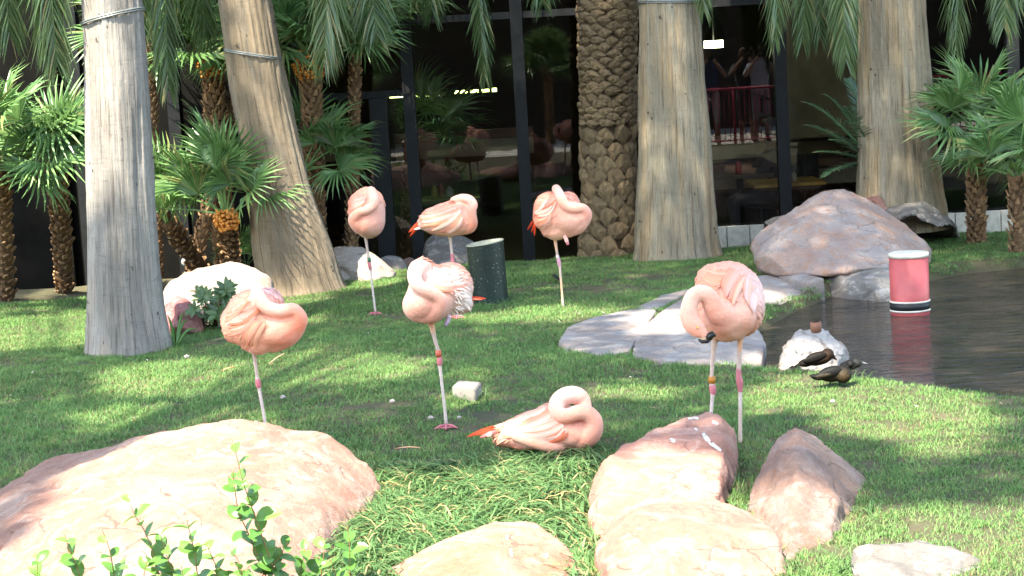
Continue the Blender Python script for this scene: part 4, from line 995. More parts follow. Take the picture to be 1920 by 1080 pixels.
for si, st in enumerate(stems):
    Yb = 5.75 + random.uniform(-.22, .22)
    w = [P(x_, y_, Yb - .0006 * (1080 - y_)) for x_, y_ in st]
    w = [Vector(foff) + Vector(((w[0].x - foff.x) * .4, 0, 0))] + w
    S_ = [Vector(p) for p in spline([tuple(p) for p in w], 60)]
    mb = MB(); mb.tube(S_[::3] + [S_[-1]], list(np.linspace(.0028, .0010, len(S_[::3]) + 1)), 5); mb.build('stem', STEM2, fsh)
    L_ = 0; nxt = .0; flip = random.uniform(0, 3)
    tot = sum((S_[i+1] - S_[i]).length for i in range(59))
    for i in range(1, 60):
        L_ += (S_[i] - S_[i-1]).length
        if L_ > nxt and L_ > tot * .45:
            nxt = L_ + random.uniform(.034, .056); flip += 1.57 + random.uniform(-.3, .3); tan = (S_[i] - S_[i-1]).normalized()
            small = .6 + .5 * min(1, (tot - L_) / .10)
            for sgn in (0, math.pi):
                if random.random() < .10: continue
                o_ = link('leaf', random.choice(fl_m), None, fsh)
                q = tan.to_track_quat('Z', 'Y').to_matrix().to_4x4() @ Matrix.Rotation(flip + sgn, 4, 'Z') @ Matrix.Rotation(-random.uniform(.1, .9), 4, 'Y') @ Matrix.Rotation(random.uniform(-.5, .5), 4, 'X')
                o_.matrix_local = Matrix.Translation(S_[i] - foff) @ q @ Matrix.Scale(1.24 * small * random.uniform(.75, 1.1), 4)
# two thin arching tendrils
for tr in ([(255, 985), (275, 952), (312, 938), (350, 952), (376, 972), (378, 985)], [(262, 975), (290, 958), (325, 962), (336, 972)], [(438, 832), (432, 822), (415, 816), (402, 815)]):
    S_ = spline([tuple(P(x_, y_, 5.75)) for x_, y_ in tr], 16); mb = MB(); mb.tube(S_, [.0012] * 16, 4); mb.build('tendril', STEM2, fsh)

# ------------------------------------------------------------------ unseen shade trees, added with crowns shaped to place sun and shade below
LIT = [(420, 1010, 330, 128), (840, 985, 330, 100), (1270, 990, 210, 92), (370, 712, 200, 36), (640, 692, 190, 36), (1180, 735, 95, 14), (320, 785, 190, 32), (1620, 755, 240, 62), (1000, 590, 170, 18), (1250, 612, 90, 26),
       (1480, 668, 100, 18), (690, 700, 130, 24), (1760, 800, 130, 60), (1000, 905, 160, 40), (878, 752, 62, 17), (1430, 550, 60, 10), (620, 925, 120, 45)]
DARK = [(905, 570, 75, 11), (585, 836, 78, 22), (1476, 800, 64, 26)]
def sun_lit(px_, py_):
    for cx_, cy_, rx_, ry_ in DARK:
        if ((px_ - cx_) / rx_) ** 2 + ((py_ - cy_) / ry_) ** 2 < 1: return False
    for cx_, cy_, rx_, ry_ in LIT:
        if ((px_ - cx_) / rx_) ** 2 + ((py_ - cy_) / ry_) ** 2 < 1: return True
    return False
def to_px(p):
    d = Vector(p) - CAMPOS; k = d.dot(_f); return 960 + F * d.dot(_r) / k, 540 - F * d.dot(_u) / k
CAN = leaf_mat('shade_tree_leaf', (0.035, 0.065, 0.02), (0.08, 0.13, 0.04), .5, .3)
trees = [('added_shade_tree', 'unseen tree added to shade the left lawn, crown gaps shaped for sun patches', Vector((-5.2, 2.6, 0)), (-12, -3.4)), ('added_shade_tree', 'unseen tree added to shade the pond lawn, crown gaps shaped for sun patches', Vector((4.9, 2.2, 0)), (-3.4, 9))]
for nm, lb, bs, (xa, xb) in trees:
    e_ = empty(nm, bs, lb, 'tree'); mb = MB(); V, Fc, C = [], [], []; twigs = []
    cnt = 0
    for _ in range(70000):
        gx_, gy_ = random.uniform(-5.5, 5.5), random.uniform(6.6, 17.0)
        if abs(gx_) > .33 * gy_ + 1.2: continue
        if -3.9 < gx_ < -.8 and gy_ > (11.8 if gx_ < -1.6 else 12.3 if gx_ < -1.3 else 13.9) and not (gy_ > 13.8 and -.34 < gx_ + 1.62 - .25 * (gy_ - 14) < .19): continue                 # the fan palms at the back left stand in the sun
        if 1.5 < gx_ < 3.4 and gy_ > 16.3: continue           # light reaches the tables by the right window
        ppx, ppy = to_px((gx_, gy_, 0))
        if sun_lit(ppx + random.gauss(0, 5), ppy + random.gauss(0, 3)): continue
        if noise.noise(Vector((gx_ * 2.1, gy_ * 2.1, 5))) > .60 and random.random() < .6: continue
        hgt_ = 12.0 + 1.5 * noise.noise(Vector((gx_ * .5, gy_ * .5, 1))) + random.uniform(-.5, .5)
        p = Vector((gx_, gy_, 0)) + TO_SUN * (hgt_ / TO_SUN.z)
        if not (xa <= p.x < xb): continue
        a_, b_ = random.uniform(0, 6.28), random.uniform(-.6, .6)
        d = Vector((math.cos(a_), math.sin(a_), b_)).normalized(); s_ = d.cross(Vector((random.uniform(-.4, .4), random.uniform(-.4, .4), 1))).normalized()
        L_, W_ = random.uniform(.08, .15), random.uniform(.03, .055); i0 = len(V)
        V += [p, p + d * L_ * .5 - s_ * W_, p + d * L_ * .5 + s_ * W_, p + d * L_]; Fc += [(i0, i0+1, i0+3, i0+2)]
        q = random.random(); C += [(q, 1, 0, 1)] * 4
        if cnt % 160 == 0: twigs.append(p)
        cnt += 1
    off = np.array(bs); me = mesh_from('crown', [v_ - bs for v_ in V], Fc, C); link('crown', me, CAN, e_)
    fork = bs + Vector((0.3 if bs.x < 0 else -.9, .6, 8.2))
    mb.tube([bs - Vector((0, 0, .4)), bs + Vector((0, .1, 2.2)), bs + Vector((0, .3, 5.0)), fork], [.26, .20, .17, .15], 14, (.6, .6, .6)); mb.build('trunk', BARK_BROWN, e_)
    mb = MB()
    for p in twigs[:60]:
        m_ = fork.lerp(p, .5) + Vector((0, 0, .35)); mb.tube([fork, m_, p], [.035, .018, .006], 6, (.6, .6, .6))
    mb.build('limbs', BARK_BROWN, e_)
# ------------------------------------------------------------------ flamingos
M = Mat('flamingo_plumage'); a = M.attr('Col'); v = M.coord('Object')
n = M.noise(v, 60, 6, .65, .4); n2 = M.noise(v, 12, 4, .6)
c = M.mix(.22, a, M.ramp(n, [(.3, (.55, .45, .45)), (.65, (1, 1, 1))]), 'MULTIPLY')
st_ = M.noise(M.coord('Object', (26, 26, 120), (0, .5, 0)), 1.0, 5, .65, .4)
c = M.mix(.15, c, M.ramp(st_, [(.35, (.82, .52, .42)), (.6, (1, 1, 1))]), 'MULTIPLY')
c = M.mix(M.ramp(n2, [(.45, (0, 0, 0)), (.75, (.22,) * 3)]), c, (.86, .62, .52, 1))
M.color(c); M.set(Roughness=.75, Specular_IOR_Level=.2, Sheen_Weight=.25, Subsurface_Weight=.0)
b = M.bump(M.noise(v, 45, 6, .7), .35, .012); M.bump(M.noise(v, 220, 4, .6), .55, .004, b)
PLUME = M.m
M = Mat('flamingo_feather'); a = M.attr('Col'); uvw = M.coord('UV', (1, 14, 1)); v = M.coord('UV', (3, 40, 1))
barb = M.noise(v, 6, 4, .6)
c = M.mix(.25, a, M.ramp(barb, [(.3, (.55, .42, .40)), (.6, (1, 1, 1))]), 'MULTIPLY'); M.color(c); M.set(Roughness=.7, Specular_IOR_Level=.25)
M.bump(barb, .4, .003); M.translucent(c, .15); FEATHER = M.m
LEGM = Mat('flamingo_leg'); c = LEGM.mix(.3, LEGM.attr('Col'), LEGM.ramp(LEGM.noise(LEGM.coord('Object'), 90, 4), [(.35, (.5, .42, .42)), (.6, (1, 1, 1))]), 'MULTIPLY')
LEGM.color(c); LEGM.set(Roughness=.55); LEGM.bump(LEGM.noise(LEGM.coord('Object', (1, 1, 3)), 160, 3), .4, .002); LEGM = LEGM.m
SALMON = (.87, .375, .265); PALE = (.88, .545, .44); CORAL = (.82, .225, .125); WHITE = (.84, .71, .63); BELLY = (.82, .45, .30); RED = (.72, .075, .025); PINK = (.85, .445, .36); LILAC = (.82, .60, .60)
KNEE = (.52, .15, .18); LEGC = (.60, .43, .37); LEGP = (.64, .50, .46)
_ico = bmesh.new(); bmesh.ops.create_icosphere(_ico, subdivisions=3, radius=1); _ico.verts.index_update()
ICO_V = [v_.co.copy() for v_ in _ico.verts]; ICO_F = [tuple(q.index for q in f_.verts) for f_ in _ico.faces]; _ico.free()
def px_ray(x, y): return (_f + _r * ((x - 960) / F) + _u * ((540 - y) / F)).normalized()

def flamingo(label, foot, blobs, neck, spots, legs, feathers=(), tail=(), base=SALMON, taildir=(-1, 0, -.3), bands=(), fluff=(), head=None, group='flamingos on the lawn', D=None, neck2=None, skip_plumage=False, nplume=1900):
    fw = G(*foot); D = D or fw.y
    W = lambda x, y, dw=0.0: P(x, y, D - dw)
    k = D / F
    e_ = empty('flamingo', (fw.x, fw.y, float(ground_z(fw.x, fw.y))), label, 'flamingo', group); off = np.array(e_.location)
    mb = MB()
    for (bx, by, dw, rx, rz, ry, rot) in blobs:
        c0 = W(bx, by, dw); r_ = math.radians(rot); ax = (_r * math.cos(r_) + _u * math.sin(r_)) * rx * k; az = (-_r * math.sin(r_) + _u * math.cos(r_)) * rz * k
        mb.add([c0 + ax * v_.x + az * v_.z + Vector((0, ry, 0)) * v_.y for v_ in ICO_V], ICO_F)
    body = remesh(mesh_from('b', mb.v, mb.f), .008, 14)
    bvh_body = BVHTree.FromPolygons([tuple(c_) for c_ in coords(body)], [tuple(p.vertices) for p in body.polygons])
    mb = MB(); mb.add([Vector(c_) for c_ in coords(body)], [tuple(p.vertices) for p in body.polygons])
    necks = [neck] + ([neck2] if neck2 else []); NP = []
    for nk in necks:
        S_ = spline([(*W(x, y, dw * (.9 if not head else 1)), r_ * k) for x, y, dw, r_ in nk], 44); NP.append(S_)
        mb.tube([s[:3] for s in S_], [s[3] for s in S_], 18)
        for q in (S_[0], S_[-1]): mb.add([Vector(q[:3]) + v_ * q[3] for v_ in ICO_V], ICO_F)
    if head:
        for (bx, by, dw, rx, rz, ry, rot) in head:
            c0 = W(bx, by, dw); r_ = math.radians(rot); ax = (_r * math.cos(r_) + _u * math.sin(r_)) * rx * k; az = (-_r * math.sin(r_) + _u * math.cos(r_)) * rz * k
            mb.add([c0 + ax * v_.x + az * v_.z + Vector((0, ry, 0)) * v_.y for v_ in ICO_V], ICO_F)
    me = remesh(mesh_from('body', mb.v, mb.f), .0050, 8)
    co = coords(me); no = normals(me)
    NPa = np.concatenate(NP); 
    def neck_w(c_):
        d = np.linalg.norm(c_[:, None, :] - NPa[None, :, :3], axis=2) / NPa[None, :, 3]; return d.min(1)
    nw = np.concatenate([neck_w(co[i:i+4000]) for i in range(0, len(co), 4000)])
    for i in range(len(co)):                      # soft lumpiness of the plumage
        q = Vector(co[i]); am = .0022 if nw[i] > 1.25 else .0009
        co[i] += no[i] * (noise.noise(q * 28) * am + noise.noise(q * 75) * am * .35 + noise.noise(q * 160) * .0009)
    def colour(c_):
        col = np.tile(np.array(base, float), (len(c_), 1))
        for (sx, sy, dw, sr, cc, st) in spots:
            w_ = np.exp(-(((c_ - np.array(W(sx, sy, dw))) ** 2).sum(1)) / (sr * k) ** 2) * st
            col = col * (1 - w_[:, None]) + np.array(cc) * w_[:, None]
        return col
    col = colour(co)
    # legs joined into the same mesh
    lb = MB()
    for lg in legs:
        pts = [(*W(x, y, dw), r_) for x, y, dw, r_, _ in lg]
        S_ = spline(pts, 40); cs = [lg[min(int(t * (len(lg) - 1) + .5), len(lg) - 1)][4] for t in np.linspace(0, 1, 40)]
        if S_[-1][2] < .4 and len(lg) > 4:
            gz = float(ground_z(S_[-1][0], S_[-1][1]))
            S_[-1][2] = min(S_[-1][2], gz + .012)
            ft = Vector(S_[-1][:3])
            for az in (-2.4, -1.6, -.8):
                tp = ft + Vector((math.cos(az) * .075, math.sin(az) * .075, -.006)); lb.tube([ft, ft.lerp(tp, .5) + Vector((0, 0, .006)), tp], [.007, .006, .003], 6, KNEE)
            for a0, a1 in ((-2.4, -1.6), (-1.6, -.8)):
                lb.add([ft, ft + Vector((math.cos(a0) * .066, math.sin(a0) * .066, -.004)), ft + Vector((math.cos((a0+a1)/2) * .05, math.sin((a0+a1)/2) * .05, -.004)), ft + Vector((math.cos(a1) * .066, math.sin(a1) * .066, -.004))], [(0, 1, 2), (0, 2, 3)], KNEE)
        lb.tube([s[:3] for s in S_], [s[3] for s in S_], 10, cs)
    nb = len(co); V = np.concatenate([co, np.array([tuple(v_) for v_ in lb.v]).reshape(-1, 3)]) - off
    faces = [tuple(p.vertices) for p in me.polygons]; nf = len(faces); faces += [tuple(i + nb for i in f_) for f_ in lb.f]
    C = np.concatenate([col, np.array(lb.c).reshape(-1, 3)])
    bme = mesh_from('body', V, faces, C); bme.materials.append(PLUME); bme.materials.append(LEGM)
    mi = np.zeros(len(faces), np.int32); mi[nf:] = 1; bme.polygons.foreach_set('material_index', mi)
    link('body', bme, None, e_)
    # small contour feathers
    if not skip_plumage:
        bco = coords(body); bno = normals(body); idx = rng.integers(0, len(bco), nplume * 2)
        nwb = neck_w(bco[idx]); idx = idx[nwb > 1.75][:nplume]; cc = colour(bco[idx]); pm = MB(); td = Vector(taildir).normalized()
        for j, i in enumerate(idx):
            p = Vector(bco[i]); n_ = Vector(bno[i]); t_ = td + Vector((random.uniform(-.25, .25),) * 3); t_ = t_ - n_ * t_.dot(n_)
            if t_.length < .15: continue
            t_.normalize(); s_ = n_.cross(t_); L_ = random.uniform(.024, .058); w_ = L_ * random.uniform(.16, .26)
            kq = random.uniform(.88, 1.08); cl = tuple(min(.9, c_ * kq) for c_ in cc[j]); b0 = p + n_ * .0008 + t_ * -.012
            pm.add([b0, b0 + t_ * L_ * .45 - s_ * w_ + n_ * .0010, b0 + t_ * L_ * .5 + n_ * .0022, b0 + t_ * L_ * .45 + s_ * w_ + n_ * .0010, b0 + t_ * L_ * .86 - s_ * w_ * .55 + n_ * .0015, b0 + t_ * L_ + n_ * .0022, b0 + t_ * L_ * .86 + s_ * w_ * .55 + n_ * .0015],
                   [(0, 2, 1), (0, 3, 2), (1, 2, 4), (2, 5, 4), (2, 3, 6), (2, 6, 5)], cl, [(0, 0), (0, .45), (.5, .45), (1, .45), (.2, .86), (.5, 1), (.8, .86)])
        o_ = pm.build('plumage', FEATHER, e_); o_['kind'] = 'stuff'
    # large wing feathers draped over the body
    cnt = 0
    for (A0, A1, B0, B1, bulge, nfe, wd, cols) in feathers:
        for i in range(nfe):
            s_ = (i + .5) / nfe; S0 = np.array(A0) * (1 - s_) + np.array(A1) * s_ + rng.normal(0, .8, 2); E0 = np.array(B0) * (1 - s_) + np.array(B1) * s_ + rng.normal(0, 1.5, 2)
            dv = E0 - S0; pr = np.array([-dv[1], dv[0]]) / (np.linalg.norm(dv) + 1e-6); mid = (S0 + E0) / 2 + pr * bulge
            cl = np.array(cols[rng.integers(0, len(cols))]) * rng.uniform(.9, 1.08); lastd = None; V = []; U = []; m_ = 12
            for j in range(m_ + 1):
                t = j / m_; q = S0 * (1-t)**2 + mid * 2*t*(1-t) + E0 * t*t; q2 = S0 * (1-t-.02)**2 + mid * 2*(t+.02)*(1-t-.02) + E0 * (t+.02)**2
                tn = q2 - q; tn = tn / (np.linalg.norm(tn) + 1e-6); pp = np.array([-tn[1], tn[0]])
                w_ = wd * (.55 + .45 * math.sin(math.pi * min(1, t * 1.1))) * (1 if t < .82 else max(.05, math.sqrt(max(0, 1 - ((t - .82) / .18) ** 2))))
                for sd, lift in ((-1, 0), (0, .004), (1, 0)):
                    qq = q + pp * sd * w_ * .5; d = px_ray(*qq); hit = bvh_body.ray_cast(CAMPOS, d)
                    dist = hit[3] if hit[0] is not None else lastd
                    if dist is None: dist = (W(qq[0], qq[1], .05) - CAMPOS).length
                    if lastd is not None: dist = min(max(dist, lastd - .02), lastd + .02)
                    if sd == 0: lastd = dist
                    V.append(CAMPOS + d * (dist - .004 - lift - .0013 * (cnt % 6) - .004 * t)); U.append(((sd + 1) / 2, t))
            Fc = []
            for j in range(m_):
                b_ = 3 * j; Fc += [(b_, b_+1, b_+4, b_+3), (b_+1, b_+2, b_+5, b_+4)]
            fm = MB(); ce = np.clip(cl * np.array([.97, .74, .62]), 0, .9); cm = np.clip(cl, 0, .9); fm.add(V, Fc, [tuple(ce if q_ % 3 == 2 else cm * (.97, .93, .9) if q_ % 3 == 0 else cm) for q_ in range(len(V))], U); fm.build('feather', FEATHER, e_); cnt += 1
    for (x0, y0, x1, y1, dw, w_, cc) in tail:
        fm = MB(); a_ = W(x0, y0, dw); b_ = W(x1, y1, dw); fm.tube([a_, a_.lerp(b_, .4), a_.lerp(b_, .8), b_], [w_ * k * .6, w_ * k, w_ * k * .7, w_ * k * .12], 8, cc, flat=.35); fm.build('tail_feather', FEATHER, e_)
    for (x0, y0, x1, y1, dw, sp_, n_) in fluff:        # loose downy feathers
        fm = MB()
        for i in range(n_):
            t = random.random(); p = W(x0 + (x1 - x0) * t + random.gauss(0, sp_), y0 + (y1 - y0) * t + random.gauss(0, sp_), dw + random.uniform(-.05, .03))
            d = Vector((random.uniform(.2, 1.0), random.uniform(-.15, .6), random.uniform(-.8, .2))).normalized(); s_ = d.cross(Vector((0, -1, .3))).normalized(); L_ = random.uniform(.022, .05); w_ = L_ * .09
            q = random.uniform(.85, 1.08); fm.add([p, p + d * L_ * .5 - s_ * w_, p + d * L_ * .5 + s_ * w_, p + d * L_ + Vector((0, 0, -.006))], [(0, 1, 3, 2)], tuple(c_ * q for c_ in WHITE))
        o_ = fm.build('down', FEATHER, e_); o_['kind'] = 'stuff'
    for (x0, y0, x1, y1, dw, r_, cc, lb_) in bands:
        fm = MB(); a_ = W(x0, y0, dw); b_ = W(x1, y1, dw); fm.tube([a_, b_], [r_, r_], 16); o_ = fm.build('leg_band', plain('band', cc, .4, 0, .1), e_, True); o_['label'] = lb_
    bpy.data.meshes.remove(body)
    return e_, W, k

WING = [SALMON, PALE, PINK, (.85, .60, .48), SALMON, (.82, .33, .20), PALE]
# F1 left, sleeping, breast to the right
flamingo('coral-breasted flamingo asleep on one leg behind the broad pale boulder', (508, 864),
    [(482, 606, 0, 62, 50, .135, -12), (520, 612, .02, 50, 38, .12, -8), (486, 634, .01, 34, 32, .10, 0), (470, 580, .0, 44, 36, .12, 20), (500, 572, -.06, 34, 32, .07, 0), (446, 606, 0, 28, 40, .10, 10), (545, 604, .03, 26, 30, .09, 0)],
    [(512, 628, .0, 34), (538, 620, .035, 30), (557, 606, .065, 20), (561, 594, .085, 15), (549, 581, .10, 13), (524, 583, .125, 13), (502, 577, .135, 13), (488, 562, .13, 13), (482, 549, .09, 12), (479, 543, .04, 9)],
    [(560, 610, .07, 34, CORAL, .75), (530, 638, .08, 34, CORAL, .45), (500, 655, .06, 30, BELLY, .6), (455, 625, .1, 40, (.84, .44, .28), .6), (490, 560, .1, 26, PALE, .8), (515, 577, .13, 22, PALE, .7), (510, 550, -.05, 24, LILAC, .7), (425, 600, 0, 22, CORAL, .3)],
    [[(476, 650, 0, .013, BELLY), (478, 675, 0, .0085, LEGC), (482, 705, 0, .0075, LEGC), (483.5, 714, 0, .012, KNEE), (485, 724, 0, .012, KNEE), (487, 735, 0, .0075, LEGP), (497, 792, 0, .0068, LEGP), (508, 864, 0, .0075, LEGP)]],
    feathers=[((500, 566), (474, 590), (424, 588), (432, 636), -20, 13, 9, WING), ((470, 560), (452, 575), (424, 580), (420, 610), -8, 6, 9, WING), ((474, 598), (500, 610), (448, 640), (480, 655), 9, 8, 9, [BELLY, SALMON, (.82, .44, .28)])],
    tail=[(424, 622, 428, 639, .0, 5, RED)], taildir=(-1, 0, -.5))
# F2 back left, facing the camera
flamingo('egg-shaped sleeping flamingo facing forward in front of the dark door', (704, 585),
    [(688, 398, 0, 35, 46, .15, 0), (692, 412, .02, 31, 36, .14, 0), (686, 418, .05, 24, 26, .13, 0), (697, 378, -.05, 22, 22, .13, 0), (678, 385, 0, 24, 26, .13, 0)],
    [(694, 416, .05, 24), (678, 422, .11, 19), (664, 412, .15, 12), (672, 399, .175, 8.5), (688, 394, .175, 8.5), (701, 384, .165, 9), (701, 371, .14, 9.5), (697, 361, .11, 10), (695, 358, .07, 9)],
    [(672, 422, .15, 22, CORAL, .45), (690, 440, .1, 18, BELLY, .7), (655, 385, .05, 16, CORAL, .6), (700, 370, .12, 16, PALE, .8), (688, 392, .17, 14, PALE, .5), (720, 395, .05, 18, PINK, .7)],
    [[(686, 438, .03, .016, BELLY), (687, 455, .03, .010, LEGC), (690, 475, .03, .008, LEGC), (692, 493, .03, .012, KNEE), (694, 502, .03, .012, KNEE), (695, 511, .03, .0085, LEGP), (699, 545, .03, .0075, LEGP), (704, 585, .03, .008, LEGP)]],
    feathers=[((690, 365), (680, 385), (662, 372), (655, 405), -5, 7, 7, WING)], taildir=(-.3, 1, -.3), bands=[(691.5, 483, 692.5, 491, .03, .0125, (.03, .15, .08), 'dark green leg band')])
# F3 back middle, side on, red tail to the left
flamingo('sleeping flamingo in side view with red tail tips, beside the green post', (857, 592),
    [(838, 410, 0, 48, 30, .12, 14), (862, 408, .01, 32, 32, .115, 0), (815, 410, 0, 32, 22, .10, 26), (845, 426, 0, 36, 18, .10, 5), (880, 408, .03, 14, 28, .08, 0)],
    [(862, 420, .01, 22), (878, 424, .05, 15), (885, 418, .08, 11), (885, 408, .095, 9.5), (884, 394, .105, 8.5), (888, 384, .09, 8), (880, 374, .06, 8.5), (866, 372, .03, 8.5), (852, 376, .01, 8)],
    [(886, 425, .09, 20, CORAL, .65), (840, 440, .06, 24, BELLY, .6), (800, 425, .03, 18, WHITE, .6), (850, 380, .03, 26, PALE, .5), (880, 372, .06, 16, PALE, .6), (838, 405, .12, 16, (.8, .30, .17), .5)],
    [[(843, 436, 0, .016, BELLY), (845, 455, 0, .010, LEGC), (847, 472, 0, .009, LEGC), (848, 480, 0, .013, KNEE), (849, 490, 0, .012, KNEE), (850, 500, 0, .008, LEGP), (853, 540, 0, .0075, LEGP), (857, 592, 0, .008, LEGP)]],
    feathers=[((858, 384), (864, 405), (784, 404), (790, 430), -7, 10, 8, WING), ((862, 392), (868, 412), (806, 432), (846, 436), -10, 10, 8, WING), ((850, 376), (860, 382), (790, 398), (800, 404), -4, 5, 8, WING)],
    tail=[(792, 412, 766, 436, .0, 4.5, RED), (790, 418, 768, 444, .02, 4, RED), (796, 408, 772, 428, -.02, 4, RED), (800, 424, 776, 430, .03, 4, WHITE)], taildir=(-1, 0, -.4))
# F4 centre, sun on its curled neck also painted in as white
flamingo('flamingo asleep at the lawn centre, sunlight painted white on its curled neck', (837, 796),
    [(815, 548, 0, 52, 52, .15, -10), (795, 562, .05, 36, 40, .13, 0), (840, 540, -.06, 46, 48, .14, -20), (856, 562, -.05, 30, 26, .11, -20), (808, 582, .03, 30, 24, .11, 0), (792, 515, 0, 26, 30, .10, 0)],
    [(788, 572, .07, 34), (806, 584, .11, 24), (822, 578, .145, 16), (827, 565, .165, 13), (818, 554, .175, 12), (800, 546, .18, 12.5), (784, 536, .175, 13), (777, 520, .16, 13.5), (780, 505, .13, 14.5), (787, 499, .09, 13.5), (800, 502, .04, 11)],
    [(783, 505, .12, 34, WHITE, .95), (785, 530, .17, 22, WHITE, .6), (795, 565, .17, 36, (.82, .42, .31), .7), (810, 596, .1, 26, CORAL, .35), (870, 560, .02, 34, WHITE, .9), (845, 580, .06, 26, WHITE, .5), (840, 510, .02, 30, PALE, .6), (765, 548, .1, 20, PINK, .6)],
    [[(806, 594, .04, .022, SALMON), (810, 612, .04, .014, BELLY), (815, 635, .04, .0095, LEGC), (822, 660, .04, .0085, LEGC), (824, 674, .04, .013, KNEE), (824.5, 683, .04, .012, KNEE), (825.5, 693, .04, .008, LEGP), (832, 750, .04, .0072, LEGP), (837, 796, .04, .0078, LEGP)],
     [(842, 590, .06, .010, LILAC), (840, 600, .07, .012, (.45, .33, .40)), (835, 611, .09, .007, (.35, .25, .32))]],
    feathers=[((812, 498), (812, 540), (858, 502), (880, 540), 9, 11, 10, [PALE, WHITE, PINK, SALMON, WHITE]), ((806, 494), (815, 500), (845, 496), (868, 520), 8, 5, 10, [PALE, SALMON, WHITE])],
    tail=[(880, 557, 912, 560, -.06, 3.5, RED), (878, 560, 905, 562, -.02, 3, CORAL)], taildir=(1, .3, -.35), bands=[(821.3, 657, 823, 669, .04, .0135, (.55, .11, .06), 'red leg band')],
    fluff=[(842, 545, 866, 558, .09, 7, 150), (842, 578, 860, 576, .07, 5, 40)])
# F5 back right
flamingo('sleeping flamingo with long scarlet tail tips in front of the diamond-scaled palm', (1056, 577),
    [(1042, 402, 0, 42, 38, .135, -10), (1062, 406, .02, 40, 33, .12, -6), (1043, 426, .01, 28, 25, .10, 0), (1032, 388, 0, 30, 28, .12, 20), (1066, 382, -.07, 22, 22, .07, 0), (1084, 404, .04, 22, 24, .09, 0), (1020, 402, 0, 20, 30, .10, 0)],
    [(1064, 420, .01, 26), (1082, 417, .045, 22), (1096, 408, .075, 14), (1099, 399, .10, 10.5), (1092, 391, .115, 9.5), (1075, 391, .135, 9.5), (1060, 385, .14, 9.5), (1052, 372, .13, 9.5), (1047, 361, .09, 9), (1043, 354, .05, 8.5)],
    [(1095, 408, .08, 24, (.83, .36, .29), .7), (1075, 425, .1, 28, (.82, .38, .28), .5), (1045, 445, .05, 22, BELLY, .75), (1050, 365, .1, 20, PINK, .8), (1076, 370, -.06, 20, PINK, .7), (1008, 400, .05, 20, CORAL, .5), (1025, 405, .12, 16, CORAL, .35)],
    [[(1040, 440, 0, .016, BELLY), (1042, 458, 0, .010, BELLY), (1045, 478, 0, .0085, LEGC), (1047, 487, 0, .013, (.58, .26, .36)), (1049, 496, 0, .012, (.58, .26, .36)), (1050, 505, 0, .0085, LEGC), (1053, 540, 0, .0075, BELLY), (1056, 577, 0, .008, LEGP)],
     [(1055, 436, .06, .011, PINK), (1061, 448, .08, .014, PINK), (1065, 459, .09, .009, KNEE)]],
    feathers=[((1046, 372), (1028, 404), (1001, 392), (1012, 430), -13, 13, 7, WING + [CORAL]), ((1036, 362), (1024, 376), (1002, 384), (999, 400), -6, 5, 7, WING)],
    tail=[(1005, 408, 989, 431, .0, 3.5, RED), (1004, 415, 1002, 443, .03, 3.5, RED), (1006, 412, 996, 436, .02, 3, RED)], taildir=(-1, 0, -.5), bands=[(1045, 479, 1046, 485, 0, .0115, (.60, .50, .45), 'pale leg band')])
# F6 right, awake, preening
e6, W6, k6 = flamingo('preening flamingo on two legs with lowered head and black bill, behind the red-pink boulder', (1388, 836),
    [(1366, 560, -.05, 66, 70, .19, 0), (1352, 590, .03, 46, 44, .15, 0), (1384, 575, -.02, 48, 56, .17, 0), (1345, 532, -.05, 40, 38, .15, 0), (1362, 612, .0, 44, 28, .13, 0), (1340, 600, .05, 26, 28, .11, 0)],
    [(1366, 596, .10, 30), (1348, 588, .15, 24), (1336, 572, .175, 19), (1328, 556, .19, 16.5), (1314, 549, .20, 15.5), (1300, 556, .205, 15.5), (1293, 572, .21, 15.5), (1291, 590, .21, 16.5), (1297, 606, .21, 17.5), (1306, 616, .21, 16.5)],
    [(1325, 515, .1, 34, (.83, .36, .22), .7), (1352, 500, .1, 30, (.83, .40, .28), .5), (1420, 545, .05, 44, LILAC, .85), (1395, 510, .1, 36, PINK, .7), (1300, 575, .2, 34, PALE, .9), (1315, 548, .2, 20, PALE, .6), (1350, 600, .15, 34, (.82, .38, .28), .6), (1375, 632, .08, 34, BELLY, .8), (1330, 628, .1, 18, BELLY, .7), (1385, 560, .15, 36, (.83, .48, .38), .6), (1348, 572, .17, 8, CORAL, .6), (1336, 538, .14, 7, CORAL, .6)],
    [[(1341, 626, .04, .026, BELLY), (1339, 645, .04, .014, LEGC), (1336, 680, .04, .0095, LEGC), (1334, 712, .04, .0085, LEGC), (1336, 726, .04, .0145, KNEE), (1337, 735, .04, .014, KNEE), (1335.5, 748, .04, .0085, LEGP), (1332, 790, .04, .0075, LEGP), (1329, 822, .04, .008, LEGP)],
     [(1389, 618, .0, .022, BELLY), (1388, 640, .0, .012, BELLY), (1386, 675, .0, .010, LEGC), (1385, 702, .0, .012, KNEE), (1387, 716, 0, .0155, KNEE), (1388, 730, .0, .011, KNEE), (1388, 745, .0, .0085, LEGP), (1388, 790, .0, .0085, LEGC), (1388, 836, .0, .0085, LEGC)]],
    feathers=[((1362, 505), (1346, 545), (1326, 502), (1316, 530), -6, 8, 10, [(.83, .36, .22), SALMON, (.83, .42, .30)]), ((1372, 500), (1400, 520), (1352, 540), (1375, 575), 7, 7, 11, [SALMON, PINK, (.86, .50, .38)]), ((1400, 505), (1424, 540), (1398, 560), (1415, 590), 6, 6, 11, [LILAC, PINK, PALE])],
    taildir=(.1, .9, -.6), bands=[(1335, 706, 1334.5, 718, .04, .0155, (.42, .16, .02), 'orange leg band')],
    head=[(1310, 620, .21, 15, 13, .034, -20), (1318, 626, .215, 11, 9, .026, -30)])
